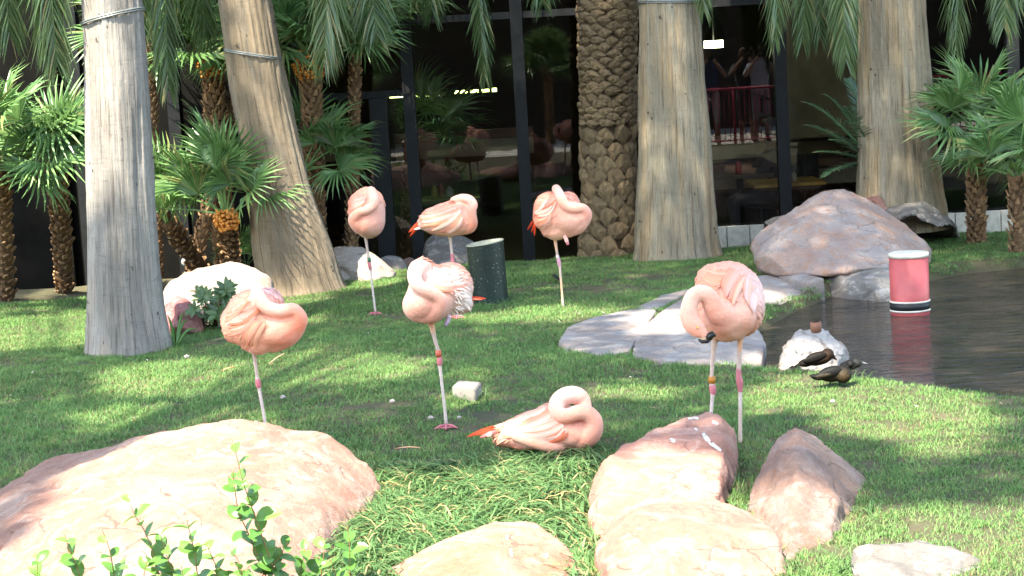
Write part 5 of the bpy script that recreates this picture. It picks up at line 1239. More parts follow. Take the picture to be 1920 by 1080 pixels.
BILLK = plain('bill_black', (.008, .007, .007), .35, 0, .2); BILLP = plain('bill_pale', (.58, .40, .30), .5, 0, .2)
bm_ = MB(); q = [(1316, 627, .215, 9), (1322, 633, .22, 8.5), (1327, 636, .222, 7.5)]
bm_.tube([W6(*t_[:3]) for t_ in q], [t_[3] * k6 for t_ in q], 12); bill6 = bm_.build('bill', BILLP, e6)
bm_ = MB(); q = [(1324, 634, .224, 7.8), (1331, 631, .225, 7.6), (1337, 627, .225, 6.2), (1340, 629, .225, 3.5), (1341, 632, .225, 1.2)]
bm_.tube([W6(*t_[:3]) for t_ in q], [t_[3] * k6 for t_ in q], 12); bm_.tube([W6(1310, 637, .23), W6(1316, 641, .235), W6(1326, 640, .232), W6(1335, 634, .228)], [2 * k6, 3.2 * k6, 4 * k6, 2 * k6], 10); bm_.build('bill_tip', BILLK, bill6)
bm_ = MB(); bm_.add([W6(1308, 614, .25) + v_ * .005 for v_ in ICO_V], ICO_F); bm_.build('eye', plain('eye_yellow', (.55, .42, .10), .2), e6)
# F7 resting on the grass
flamingo('flamingo resting on the grass with coiled neck and scarlet tail tip', (1035, 846),
    [(1020, 802, 0, 86, 36, .15, 12), (1062, 806, .02, 58, 36, .14, 0), (975, 808, 0, 50, 26, .12, 20), (1095, 806, .03, 30, 30, .10, 0), (1010, 822, .02, 62, 20, .13, 5), (1040, 785, 0, 46, 30, .11, 10), (1086, 797, .05, 26, 24, .09, 0)],
    [(1066, 818, .06, 30), (1092, 820, .10, 25), (1110, 810, .125, 20), (1114, 790, .14, 16.5), (1102, 775, .15, 15), (1084, 773, .155, 14.5), (1066, 779, .15, 14), (1051, 778, .13, 14), (1043, 765, .10, 15), (1048, 750, .06, 16), (1062, 742, .03, 17), (1080, 741, .01, 17), (1092, 751, .0, 16), (1098, 768, .02, 13)],
    [(1120, 800, .14, 34, (.83, .40, .32), .7), (1105, 832, .12, 30, CORAL, .55), (1070, 735, .03, 34, WHITE, .75), (1095, 742, .02, 20, (.82, .48, .36), .6), (1045, 760, .1, 22, PALE, .8), (1000, 765, .02, 40, PALE, .6), (1040, 838, .12, 40, (.82, .42, .30), .5), (985, 785, .1, 30, PALE, .3)],
    [],
    feathers=[((1044, 778), (1062, 806), (936, 796), (1010, 824), -15, 17, 13, WING), ((1020, 764), (1044, 782), (922, 800), (944, 822), -13, 9, 12, WING), ((1050, 795), (1065, 812), (1018, 822), (1034, 826), -10, 5, 9, [PALE, CORAL, PINK])],
    tail=[(925, 800, 876, 819, .0, 5, RED), (928, 804, 890, 816, .03, 5, RED), (930, 808, 900, 820, .05, 5, (.78, .2, .18)), (922, 812, 912, 818, .08, 6, PINK)], taildir=(-1, 0, -.35),
    neck2=[(968, 818, .14, 10), (985, 824, .16, 11), (1008, 832, .17, 11), (1030, 838, .16, 11), (1050, 838, .14, 10)], nplume=1800)

# ------------------------------------------------------------------ dark waterbirds at the pond
BIRDM = Mat('dark_bird'); c = BIRDM.mix(.6, BIRDM.attr('Col'), BIRDM.ramp(BIRDM.noise(BIRDM.coord('Object', (1, 1, 3)), 70, 5), [(.35, (.35, .3, .3)), (.65, (1, 1, 1))]), 'MULTIPLY')
BIRDM.color(c); BIRDM.set(Roughness=.6, Specular_IOR_Level=.15); BIRDM.bump(BIRDM.noise(BIRDM.coord('Object'), 80, 5), .6, .006); BIRDM = BIRDM.m
def small_bird(label, foot, blobs, tubes, cols, legs=(), D=None, wings=()):
    fw = G(*foot); D = D or fw.y; k = D / F; W = lambda x, y, dw=0: P(x, y, D - dw)
    e_ = empty('duck', (fw.x, D, fw.z), label, 'bird', 'dark birds at the pond edge'); mb = MB()
    for (bx, by, dw, rx, rz, ry, rot) in blobs:
        c0 = W(bx, by, dw); r_ = math.radians(rot); ax = (_r * math.cos(r_) + _u * math.sin(r_)) * rx * k; az = (-_r * math.sin(r_) + _u * math.cos(r_)) * rz * k
        mb.add([c0 + ax * v_.x + az * v_.z + Vector((0, ry, 0)) * v_.y for v_ in ICO_V], ICO_F)
    for tb in tubes: mb.tube([W(*t_[:3]) for t_ in tb], [t_[3] * k for t_ in tb], 10)
    me = remesh(mesh_from('body', mb.v, mb.f), .0042, 3); co = coords(me); col = np.tile(np.array(cols[0]), (len(co), 1))
    for (sx, sy, dw, sr, cc) in cols[1:]:
        w_ = np.exp(-((co - np.array(W(sx, sy, dw))) ** 2).sum(1) / (sr * k) ** 2); col = col * (1 - w_[:, None]) + np.array(cc) * w_[:, None]
    set_col(me, col); set_coords(me, co - np.array(e_.location)); link('body', me, BIRDM, e_)
    for nm_, (bx, by, dw, rx, rz, ry, rot), cc in wings:
        mb = MB(); c0 = W(bx, by, dw); r_ = math.radians(rot); ax = (_r * math.cos(r_) + _u * math.sin(r_)) * rx * k; az = (-_r * math.sin(r_) + _u * math.cos(r_)) * rz * k
        mb.add([c0 + ax * (v_.x - .25 * abs(v_.z)) + az * v_.z * (1 + .45 * v_.x) + Vector((0, ry, 0)) * v_.y for v_ in ICO_V], ICO_F, cc); mb.build(nm_, BIRDM, e_)
    for lg in legs:
        mb = MB(); mb.tube([W(*t_) for t_ in lg], [.0035] * len(lg), 6, (.05, .05, .06)); mb.build('leg', BIRDM, e_)
    return e_, W, k
BLK = (.006, .0055, .0055); BRN = (.032, .016, .008)
small_bird('black bird with brown breast standing on the grass by the pond', (1565, 726),
    [(1562, 701, 0, 28, 15, .055, 8), (1580, 702, .02, 17, 17, .05, 0), (1540, 706, 0, 18, 7, .03, 8), (1594, 682, 0, 8, 8, .03, 0)], [[(1585, 695, 0, 9), (1592, 686, 0, 7)], [(1545, 706, 0, 7), (1528, 707, 0, 6), (1521, 704, 0, 4)], [(1599, 681, .0, 3.5), (1606, 682, 0, 1.2)]],
    [BLK, (1582, 706, .06, 13, (.055, .036, .016)), (1560, 716, .05, 10, (.02, .013, .008)), (1545, 707, .03, 12, (.018, .012, .008))], [[(1557, 712, 0), (1556, 722, 0), (1556, 729, 0)], [(1574, 715, 0), (1575, 724, 0), (1575, 730, 0)]],
    wings=[('wing', (1556, 699, .05, 25, 8.5, .012, 14), (.007, .006, .006)), ('wing_feather', (1547, 703, .055, 19, 4.5, .010, 12), (.03, .022, .014)), ('tail', (1531, 706, 0, 13, 3.2, .025, -6), (.005, .005, .005))])
small_bird('brown bird crouching at the foot of the white fountain rock', (1535, 694),
    [(1535, 672, 0, 28, 13, .05, 14), (1552, 664, 0, 12, 11, .04, 0), (1512, 680, 0, 16, 8, .035, 10)], [[(1556, 664, .0, 6), (1566, 672, .01, 2.5), (1570, 676, .01, 1)]], [(.018, .010, .006), (1552, 668, .05, 12, (.05, .022, .008)), (1512, 676, 0, 14, BLK)], [], D=9.75,
    wings=[('wing', (1528, 671, .045, 24, 7.5, .012, 18), (.010, .007, .005)), ('tail', (1502, 683, 0, 13, 3.5, .02, 20), (.006, .005, .005))])
small_bird('grey bird with pale pointed bill low in the water behind the black bird', (1604, 692),
    [(1604, 680, 0, 12, 10, .035, 0), (1590, 686, 0, 16, 9, .04, 0)], [[(1612, 679, .0, 3), (1622, 681, .0, 1.8), (1629, 683, .0, .6)]], [(.035, .03, .022), (1604, 676, .04, 8, (.10, .09, .075)), (1622, 681, 0, 6, (.5, .48, .46))], [], D=9.5)
# ------------------------------------------------------------------ lawn furniture
M = Mat('speckled_green'); v = M.coord('Object'); n = M.noise(v, 90, 4, .7)
c = M.ramp(M.noise(v, 5, 5), [(.3, (.006, .013, .011)), (.7, (.012, .026, .021))])
c = M.mix(M.ramp(M.noise(v, 55, 3, .6), [(.64, (0, 0, 0)), (.67, (1, 1, 1))]), c, (.20, .25, .22, 1)); M.color(c); M.set(Roughness=.45); M.bump(n, .2, .003); SPECK = M.m
bp = G(919, 563); D = bp.y; e_ = empty('green_post', (bp.x, bp.y, -.01), 'short speckled dark green post with slanted pale rim on the lawn', 'post')
mb = MB(); n_ = 48; b0 = P(920, 566, D); t0 = P(909, 456, D); r_ = px(35.5, D); ring0, ring1, ring2 = [], [], []
for k in range(n_):
    th = 2 * math.pi * k / n_; d = Vector((math.cos(th), math.sin(th), 0)) * r_
    ring0.append(b0 + d * .95 - Vector((0, 0, .05))); ring1.append(t0 + d + Vector((0, 0, .12 * d.x + .0 * d.y)))
mb.add(ring0 + ring1, [(k, (k+1) % n_, n_ + (k+1) % n_, n_ + k) for k in range(n_)]); mb.build('shell', SPECK, e_)
mb = MB(); inn = [t0 + (p - t0) * .93 + Vector((0, 0, -.0)) for p in ring1]; low = [p - Vector((0, 0, .05)) for p in inn]; top = [p + Vector((0, 0, .008)) for p in ring1]; topi = [p + Vector((0, 0, .008)) for p in inn]
mb.add(ring1 + top + topi + low, [(k, (k+1) % n_, n_ + (k+1) % n_, n_ + k) for k in range(n_)] + [(n_ + k, n_ + (k+1) % n_, 2*n_ + (k+1) % n_, 2*n_ + k) for k in range(n_)] + [(2*n_ + k, 2*n_ + (k+1) % n_, 3*n_ + (k+1) % n_, 3*n_ + k) for k in range(n_)] + [tuple(3*n_ + k for k in range(n_))])
mb.build('rim', plain('pale_rim', (.34, .33, .25), .6), e_)
mb = MB(); c0 = b0 + Vector((.015, 0, -.005)); mb.tube([c0 - Vector((0, 0, .03)), c0 + Vector((0, 0, .016))], [r_ * 1.16, r_ * 1.14], 40); mb.build('shadow_ring', plain('shadow_black', (.012, .013, .014), .5), e_)  # black disc, set off to the right, stands in for the post's shadow

# small concrete block
a, b, c_ = P(850, 748, 9.25), P(893, 752, 9.2), P(904, 722, 9.45); e_ = None
bb = G(872, 752); mb = MB(); V = [G(849, 749), G(892, 755), G(904, 741), G(861, 737)]
zt = P(850, 724, V[0].y).z
bmx = bmesh.new(); vv = [bmx.verts.new(Z(p, -.03)) for p in V] + [bmx.verts.new(Z(p, zt)) for p in V]
for f_ in ((0, 1, 5, 4), (1, 2, 6, 5), (2, 3, 7, 6), (3, 0, 4, 7), (4, 5, 6, 7), (3, 2, 1, 0)): bmx.faces.new([vv[i] for i in f_])
bmesh.ops.bevel(bmx, geom=bmx.edges[:], offset=.005, segments=2, affect='EDGES'); bmesh.ops.translate(bmx, verts=bmx.verts, vec=-Vector((bb.x, bb.y, 0)))
me = bpy.data.meshes.new('concrete_block'); bmx.to_mesh(me); bmx.free()
tag(link('concrete_block', me, plain('concrete', (.235, .20, .18), .9, 0, .25, 60, .5), None, (bb.x, bb.y, 0)), 'small square concrete block on the lawn beside the centre flamingo', 'block')

# red post standing in the pond
pp = G(1705, 588, -.1); D = pp.y; e_ = empty('red_post', (pp.x, pp.y, -.2), 'red round post with pale rim standing in the pond at the right', 'post'); r_ = px(37, D)
z0, z1 = P(1705, 590, D).z, P(1705, 474, D).z; cx = P(1705, 530, D).x
RP = plain('red_paint', (.46, .085, .085), .45, 0, .2, 9)
cen = lambda z: Vector((cx, D, z))
def ring_mb(a_, b_):
    m_ = MB(); m_.tube([cen(a_), cen(b_)], [r_ * 1.03, r_ * 1.03], 40); return m_
CREAMP = plain('cream_paint', (.62, .55, .47), .5)
mb = MB(); mb.tube([cen(-.35), cen(z1 - .02)], [r_ * .99, r_ * .99], 40); mb.build('shaft', RP, e_)
mb = MB(); mb.tube([cen(z0 + .04), cen(z0 + .085)], [r_ * 1.02, r_ * 1.02], 40); mb.build('rubber_ring', plain('black_rubber', (.015, .015, .016), .5), e_)
mb = MB(); [MB_.build('pale_ring', CREAMP, e_) for MB_ in (ring_mb(z0 + .028, z0 + .0395), ring_mb(z0 + .0855, z0 + .097))]; mb.tube([cen(z1 - .025), cen(z1), cen(z1 + .004)], [r_ * 1.02, r_ * 1.02, r_ * .9], 40); mb.build('pale_rim', CREAMP, e_)

# grey ball light in the planting bed
q = G(349, 505); bl = P(349, 491, q.y); mb = MB(); mb.add([bl + v_ * .042 for v_ in ICO_V], ICO_F); e_ = empty('garden_light', (q.x, q.y, -.02), 'small round grey garden light in the shaded planting bed', 'light')
mb.build('globe', plain('grey_globe', (.35, .37, .38), .4), e_); mb = MB(); mb.tube([Vector(e_.location), bl], [.012, .012], 8); mb.build('stake', FRAME, e_)

# moulted feathers and debris on the grass
def ground_feather(label, x0, y0, x1, y1, w, c1):
    a, b = G(x0, y0, .035), G(x1, y1, .035); mid = a.lerp(b, .5) + Vector((0, 0, .012)); o = a.copy(); s = (b - a).cross(Vector((0, 0, 1))).normalized()
    V = []; Fc = []; U = []
    for i in range(9):
        t = i / 8; p = a * (1-t)**2 + mid * 2*t*(1-t) + b * t*t; ww = w * math.sin(math.pi * min(1, .08 + t * .92)) ** .6 * .5 + .0006
        V += [p - s * ww + Vector((0, 0, .004)), p, p + s * ww + Vector((0, 0, .004))]; U += [(0, t), (.5, t), (1, t)]
    for i in range(8): k = 3 * i; Fc += [(k, k+1, k+4, k+3), (k+1, k+2, k+5, k+4)]
    me = mesh_from('fallen_feather', [v_ - o for v_ in V], Fc, [c1] * 27, U); tag(link('fallen_feather', me, FEATHER, None, o), label, 'feather', 'moulted feathers on the grass')
ground_feather('short orange-pink feather on the grass left of the coral-breasted flamingo', 441, 689, 417, 696, .020, (.72, .30, .16))
ground_feather('thin pale feather slanting on the grass right of the coral-breasted flamingo', 534, 663, 504, 684, .012, (.62, .40, .26))
ground_feather('long straw-pink feather on the grass between pale boulder and resting flamingo', 788, 841, 740, 843, .022, (.66, .36, .20))
ground_feather('black feather on the grass beside the scarlet-tailed flamingo', 1036, 515, 1049, 527, .035, (.015, .015, .016))
DEB = plain('white_debris', (.40, .33, .31), .8, 0, .3, 60)
for (x_, y_, s_, lb) in ((735, 752, .014, 'pale fluffy scrap on the grass left of the centre flamingo'), (808, 783, .014, 'white scrap on the grass beside the centre flamingo foot'), (861, 782, .010, 'tiny white scrap on the grass right of the centre flamingo foot'), (530, 744, .014, 'pinkish pebble on the grass below the coral-breasted flamingo'), (1561, 752, .011, 'tiny orange pebble on the grass below the black bird'), (480, 792, .012, 'white scrap on the grass at the top of the pale boulder'), (350, 668, .016, 'grey-white scrap on the grass by the left palm'), (880, 1005, .014, 'white scrap in the long grass above the striped flat rock'), (478, 680, .012, 'small pale pebble behind the coral-breasted flamingo leg')):
    p = G(x_, y_, .028); V = [v_ * s_ * random.uniform(.6, 1.25) for v_ in ICO_V[:]]; me = mesh_from('scrap', [Vector((v_.x, v_.y, v_.z * .6)) for v_ in V], ICO_F, None, None, False)
    tag(link('scrap', me, DEB, None, p), lb, 'scrap')

# leaf litter
V, Fc, C = [], [], []
for _ in range(170):
    gx_, gy_ = random.uniform(-3.2, 3.4), random.uniform(6.6, 14.5)
    if poly_sd(POND_W, [gx_], [gy_])[0] < .1: continue
    p = Vector((gx_, gy_, float(ground_z(gx_, gy_)) + random.uniform(.012, .026))); a_ = random.uniform(0, 6.28); d = Vector((math.cos(a_), math.sin(a_), random.uniform(-.2, .2))); s_ = d.cross(Vector((0, 0, 1))); L_ = random.uniform(.02, .06); w_ = random.uniform(.003, .008); i0 = len(V)
    V += [p, p + d * L_ * .5 - s_ * w_, p + d * L_ * .5 + s_ * w_, p + d * L_]; Fc.append((i0, i0 + 1, i0 + 3, i0 + 2)); q = random.choice([(.42, .33, .2), (.30, .19, .10), (.5, .44, .38), (.36, .26, .12)]); C += [q] * 4
tag(link('leaf_litter', mesh_from('leaf_litter', V, Fc, C), FEATHER), 'dry straw-coloured leaf bits scattered over the lawn', 'litter', kind='stuff')

# white droppings on the front rocks
SPL = plain('dropping', (.46, .43, .41), .8, 0, .15, 50)
deps = bpy.context.evaluated_depsgraph_get(); deps.update()
def splash(polys):
    for pts, w in polys:
        hit0 = SC.ray_cast(deps, CAMPOS + px_ray(*pts[0]) * 4.5, px_ray(*pts[0]))
        if not hit0[0] or not hit0[4].name.startswith('boulder'): continue
        ob = hit0[4]; S_ = spline(pts, 9) if len(pts) > 2 else spline([pts[0], ((pts[0][0] + pts[1][0]) / 2, (pts[0][1] + pts[1][1]) / 2), pts[1]], 9); mb = MB(); V = []
        for i, q in enumerate(S_):
            t = i / 8; ww = w * (.35 + .65 * math.sin(math.pi * (.15 + .75 * t))) * random.uniform(.7, 1.2)
            dv = S_[min(i+1, 8)] - S_[max(i-1, 0)]; pr = np.array([-dv[1], dv[0]]) / (np.linalg.norm(dv) + 1e-6)
            for sd in (-1, 0, 1):
                d = px_ray(*(q + pr * sd * ww)); h = SC.ray_cast(deps, CAMPOS + d * 4.5, d)
                V.append((h[1] if h[0] else hit0[1]) - d * (.0035 + .002 * (sd == 0)))
        Fc = []
        for i in range(8): k = 3 * i; Fc += [(k, k+1, k+4, k+3), (k+1, k+2, k+5, k+4)]
        me = mesh_from('dropping', [v_ - ob.location for v_ in V], Fc); link('dropping', me, SPL, ob)
splash([([(1318, 812), (1330, 828), (1352, 845)], 4), ([(1290, 785), (1300, 783), (1310, 785)], 2.5), ([(1335, 790), (1342, 793), (1347, 795)], 3), ([(1256, 823), (1262, 826), (1266, 825)], 4), ([(1302, 803), (1306, 805), (1309, 806)], 2),
        ([(950, 1003), (951, 1008), (949, 1012)], 3), ([(957, 1028), (958, 1036), (960, 1044)], 3), ([(370, 843), (374, 845), (377, 846)], 4), ([(283, 855), (285, 857), (287, 857)], 4), ([(534, 832), (537, 833), (539, 834)], 2.5), ([(1020, 1040), (1024, 1042), (1027, 1045)], 4)])

# ------------------------------------------------------------------ people and furniture
CLOTH = Mat('clothes'); c = CLOTH.mix(.3, CLOTH.attr('Col'), CLOTH.ramp(CLOTH.noise(CLOTH.coord('Object'), 18, 5), [(.3, (.5, .5, .5)), (.65, (1, 1, 1))]), 'MULTIPLY'); CLOTH.color(c); CLOTH.set(Roughness=.8); CLOTH.bump(CLOTH.noise(CLOTH.coord('Object', (1, 1, .4)), 22, 4), .5, .02); CLOTH = CLOTH.m
HAIR = plain('hair_dark', (.03, .02, .015), .6, 0, .4, 40)
SKIN = (.48, .27, .19)
def person(label, loc, facing, J, E, zones, hair_col=None, hold=None, cat='person', group=None):
    """J: joints {name: (x, y, z, radius)} facing -Y locally; E: bones; zones: bone -> colour"""
    e_ = empty('person', loc, label, cat, group); R_ = Matrix.Rotation(facing, 4, 'Z')
    names = list(J); me = bpy.data.meshes.new('sk'); me.from_pydata([R_ @ Vector(J[n_][:3]) for n_ in names], [(names.index(a), names.index(b)) for a, b in E], [])
    o = bpy.data.objects.new('tmp', me); COL.objects.link(o); m_ = o.modifiers.new('s', 'SKIN')
    if not me.skin_vertices: me.attributes.update() if hasattr(me.attributes, 'update') else None
    o2 = o
    sv = me.skin_vertices[0].data
    for i, n_ in enumerate(names): sv[i].radius = (J[n_][3],) * 2; sv[i].use_root = (n_ == 'pelvis')
    ss = o.modifiers.new('d', 'SUBSURF'); ss.levels = 2; ss.render_levels = 2
    r_ = eval_mesh(o); bpy.data.objects.remove(o); co = coords(r_); best = np.full(len(co), 1e9); col = np.zeros((len(co), 3))
    for a, b in E:
        A = np.array(R_ @ Vector(J[a][:3])); B = np.array(R_ @ Vector(J[b][:3])); d = B - A; t = np.clip(((co - A) @ d) / (d @ d + 1e-9), 0, 1)
        ds = np.linalg.norm(co - A - t[:, None] * d, axis=1) / (.5 * (J[a][3] + J[b][3])); cc = zones.get((a, b), SKIN); w_ = ds < best; best[w_] = ds[w_]; col[w_] = cc
    set_col(r_, col); r_.polygons.foreach_set('use_smooth', [True] * len(r_.polygons)); link('body', r_, CLOTH, e_)
    hp = R_ @ Vector(J['head'][:3]); mb = MB(); f = R_ @ Vector((0, -1, 0))
    mb.add([hp + Vector((0, 0, .02)) - f * .02 + Vector((v_.x * .095, v_.y * .105, v_.z * .115)) + (Vector((0, 0, .03)) if v_.dot(f) > .5 else Vector()) for v_ in ICO_V], ICO_F)
    mb.v = [v_ + Vector(loc) for v_ in mb.v]; mb.build('hair', plain('hair', hair_col or (.03, .02, .015), .6, 0, .4, 40), e_)
    mb = MB(); mb.v = []
    nz = hp + f * .095 + Vector((0, 0, -.02)); mb.add([Vector(loc) + nz + v_ * .016 for v_ in ICO_V], ICO_F, SKIN); mb.build('nose', CLOTH, e_)
    if hold:
        mb = MB(); p = R_ @ Vector(hold); q = Vector(loc) + p; mb.box(q - Vector((.055, .02, .035)), q + Vector((.055, .03, .035))); mb.tube([q + Vector((0, .03, 0)), q + Vector((0, .07, 0))], [.03, .028], 14); mb.build('camera_body', FRAME, e_)
    return e_
def standing(h=1.0, up=True):
    J = {'pelvis': (0, 0, .95, .135), 'waist': (0, .01, 1.08, .125), 'chest': (0, .01, 1.28, .145), 'neck': (0, 0, 1.45, .055), 'head': (0, -.02, 1.57, .085), 'crown': (0, -.01, 1.66, .07)}
    for s, n_ in ((-1, 'l'), (1, 'r')):
        J[n_ + 'hip'] = (s * .09, 0, .88, .095); J[n_ + 'knee'] = (s * .10, -.01, .48, .06); J[n_ + 'ankle'] = (s * .10, .02, .08, .042); J[n_ + 'toe'] = (s * .11, -.13, .04, .035)
        J[n_ + 'sho'] = (s * .18, .01, 1.38, .062)
        if up: J[n_ + 'elb'] = (s * .29, -.14, 1.20, .042); J[n_ + 'wri'] = (s * .10, -.22, 1.46, .030); J[n_ + 'hand'] = (s * .05, -.23, 1.53, .032)
        else: J[n_ + 'elb'] = (s * .26, .03, 1.12, .042); J[n_ + 'wri'] = (s * .24, -.12, .92, .030); J[n_ + 'hand'] = (s * .22, -.16, .84, .032)
    E = [('pelvis', 'waist'), ('waist', 'chest'), ('chest', 'neck'), ('neck', 'head'), ('head', 'crown')]
    for n_ in 'lr': E += [('pelvis', n_ + 'hip'), (n_ + 'hip', n_ + 'knee'), (n_ + 'knee', n_ + 'ankle'), (n_ + 'ankle', n_ + 'toe'), ('chest', n_ + 'sho'), (n_ + 'sho', n_ + 'elb'), (n_ + 'elb', n_ + 'wri'), (n_ + 'wri', n_ + 'hand')]
    return J, E
def dress(shirt, legs, sleeve=True, shorts=False):
    z = {('pelvis', 'waist'): shirt, ('waist', 'chest'): shirt, ('chest', 'neck'): shirt}
    for n_ in 'lr':
        z[('chest', n_ + 'sho')] = shirt; z[('pelvis', n_ + 'hip')] = legs; z[(n_ + 'hip', n_ + 'knee')] = legs; z[(n_ + 'ankle', n_ + 'toe')] = (.05, .05, .05)
        if sleeve: z[(n_ + 'sho', n_ + 'elb')] = shirt
        if not shorts: z[(n_ + 'knee', n_ + 'ankle')] = legs
    return z
# the visitors on the walkway beside the camera, seen mirrored in the right window
def mirrored(x, y, Yp):
    q = P(x, y, 2 * YB - Yp); return Vector((q.x, Yp, float(ground_z(q.x, Yp))))
J, E = standing()
zw = -.16
for xp, lb, sh, lg, hc in ((1330, 'person in a dark blue shirt and white shorts mirrored in the right window', (.06, .075, .15), (.6, .58, .56), (.14, .07, .03)), (1396, 'person in dark clothes holding up a camera, mirrored in the right window', (.05, .05, .055), (.06, .06, .07), (.12, .06, .03)), (1424, 'person in a white scarf and grey top taking a picture, mirrored in the right window', (.50, .50, .56), (.30, .28, .32), (.10, .05, .03))):
    l_ = mirrored(xp, 130, -.55 - (.25 if xp == 1396 else 0)); person(lb, Vector((l_.x, l_.y, zw + .012)), math.pi, J, E, dress(sh, lg, shorts=True), hc, (0, -.27, 1.56), group='visitors at the railing')
# red railing
RED_RAIL = plain('red_rail', (.60, .05, .11), .4, 0, .15, 6)
yr = -.05; xa = mirrored(1322, 165, yr).x; zr = P(1400, 165, 2 * YB - yr).z
rl = empty('railing', (xa, yr, zw), 'red metal railing with thin balusters mirrored in the right window', 'railing')
mb = MB(); mb.tube([(xa, yr, zr), (xa + 5.2, yr, zr)], [.024, .024], 10); mb.build('top_rail', RED_RAIL, rl)
mb = MB(); mb.tube([(xa, yr, zw + .12), (xa + 5.2, yr, zw + .12)], [.015, .015], 8); mb.build('bottom_rail', RED_RAIL, rl)
for i in range(5):
    mb = MB(); xx = mirrored(1375, 180, yr).x + i * 1.15; mb.tube([(xx, yr, zw), (xx, yr, zr)], [.026, .026], 10); mb.build('post', RED_RAIL, rl)
bal = None
for i in range(58):
    xx = xa + .05 + i * .09
    if bal is None:
        mb = MB(); mb.tube([(xx, yr, zw + .12), (xx, yr, zr)], [.008, .008], 6); bal = mb.build('baluster', RED_RAIL, rl)
    else:
        o_ = bal.copy(); COL.objects.link(o_); o_.location = (i * .09, 0, 0)
# walkway and dark timber wall behind the camera
mb = MB(); mb.add([(-14, -6.9, -.146), (16, -6.9, -.146), (16, .3, -.146), (-14, .3, -.146)], [(0, 1, 2, 3)]); wk = mb.build('walkway', plain('walk_concrete', (.5, .47, .43), .9, 0, .2, 3)); wk['kind'] = 'structure'; wk['label'] = 'pale concrete walkway behind the red railing'; wk['category'] = 'walkway'
tw = empty('timber_wall', (0, -7.0, -.2), 'dark horizontal timber boards of the wall facing the garden', 'wall'); BOARD = plain('dark_board', (.045, .030, .022), .8, 0, .4, 5)
mb = MB(); mb.box((-14, -7.25, -.3), (16, -7.102, 4.7)); mb.build('backing', BOARD, tw, False)
for i in range(24):
    mb = MB(); mb.box((-14, -7.1, -.2 + i * .2), (16, -7.0, -.2 + i * .2 + .19)); mb.build('board', BOARD, tw, False)
fan_palm('fan palm on the walkway side, mirrored in the middle window', Vector((.95, -4.5, -.15)), Vector((.95, -4.5, 1.35)), .09, 22, nstub=160, scale=1.3, seed=21)
fan_palm('bushy fan palm by the walkway, mirrored low in the middle window', Vector((-1.6, -2.2, -.15)), Vector((-1.6, -2.2, .25)), .07, 22, nstub=60, scale=1.25, seed=22)
fan_palm('fan palm by the walkway, mirrored beside the door', Vector((-2.9, -3.0, -.15)), Vector((-2.9, -3.0, 1.2)), .08, 22, nstub=140, scale=1.25, seed=23)

# inside the restaurant
TW = plain('table_wood', (.42, .25, .07), .4, 0, .35, 12); TD = plain('table_dark', (.07, .055, .04), .4, 0, .3, 6)
fz = -.32
def table(label, x0, x1, Y0, Y1, z, m_, slats=False):
    cx_, cy_ = (x0 + x1) / 2, (Y0 + Y1) / 2; e_ = empty('table', (cx_, cy_, fz), label, 'table')
    if slats:
        n = 7; w = (Y1 - Y0) / n
        for i in range(n): mb = MB(); mb.box((x0, Y0 + i * w + .008, z - .03), (x1, Y0 + (i + 1) * w - .008, z)); mb.build('slat', m_, e_, False)  # the separate strips stand in for stripes of sun on the tabletop
        mb = MB(); mb.box((x0 + .04, Y0 + .04, z - .06), (x1 - .04, Y1 - .04, z - .032)); mb.build('apron', TD, e_, False)
    else:
        mb = MB(); mb.box((x0, Y0, z - .035), (x1, Y1, z)); mb.build('tabletop', m_, e_, False)
    mb = MB(); mb.tube([(cx_, cy_, fz + .01), (cx_, cy_, fz + .04), (cx_, cy_, fz + .05), (cx_, cy_, z - .04)], [.22, .20, .035, .035], 16); mb.build('pedestal', FRAME, e_)
a = P(1412, 346, 16.75); b = P(1545, 338, 16.75); table('yellow wooden table just inside the right window, sun stripes built as slats', a.x, b.x, 16.65, 17.35, a.z, TW, True)
a2 = P(1335, 330, 17.7); b2 = P(1448, 326, 17.7); table('dark dining table in front of the seated person', a2.x, b2.x, 17.6, 18.2, a2.z, TD)
a3 = P(790, 376, 17.2); b3 = P(900, 370, 17.2); table('dining table with condiments behind the red-tailed flamingo', a3.x, b3.x, 17.1, 17.7, a3.z, TD)
for (x_, y_, Y_, zt_, hh, rr_, cc, lb) in ((1478, 330, 16.9, a.z, .085, .022, (.55, .55, .5), 'white salt shaker on the striped table'), (1489, 330, 16.9, a.z, .085, .022, (.5, .5, .45), 'white pepper shaker beside the salt shaker on the striped table'), (815, 365, 17.4, a3.z, .12, .03, (.20, .15, .03), 'yellow mustard bottle on the table behind the red-tailed flamingo'), (828, 362, 17.45, a3.z, .13, .03, (.20, .02, .03), 'red sauce bottle on the table behind the red-tailed flamingo'), (843, 362, 17.4, a3.z, .10, .04, (.2, .2, .19), 'white napkin holder on the table behind the red-tailed flamingo'), (1385, 325, 17.8, a2.z, .12, .03, (.45, .05, .06), 'red bottle on the dark dining table')):
    xx = P(x_, y_, Y_).x; mb = MB(); mb.tube([(xx, Y_, zt_ + .002), (xx, Y_, zt_ + hh * .7), (xx, Y_, zt_ + hh * .85), (xx, Y_, zt_ + hh)], [rr_, rr_, rr_ * .5, rr_ * .4], 14); mb.v = [v_ - Vector((xx, Y_, zt_)) for v_ in mb.v]
    o_ = mb.build('condiment_bottle', plain('cond', cc, .4, 0, .1)); o_.location = (xx, Y_, zt_); tag(o_, lb, 'bottle')
JS = {'pelvis': (0, 0, .48, .14), 'waist': (0, .0, .62, .13), 'chest': (0, -.03, .84, .155), 'neck': (0, -.06, 1.02, .055), 'head': (0, -.10, 1.13, .085), 'crown': (0, -.09, 1.22, .07)}
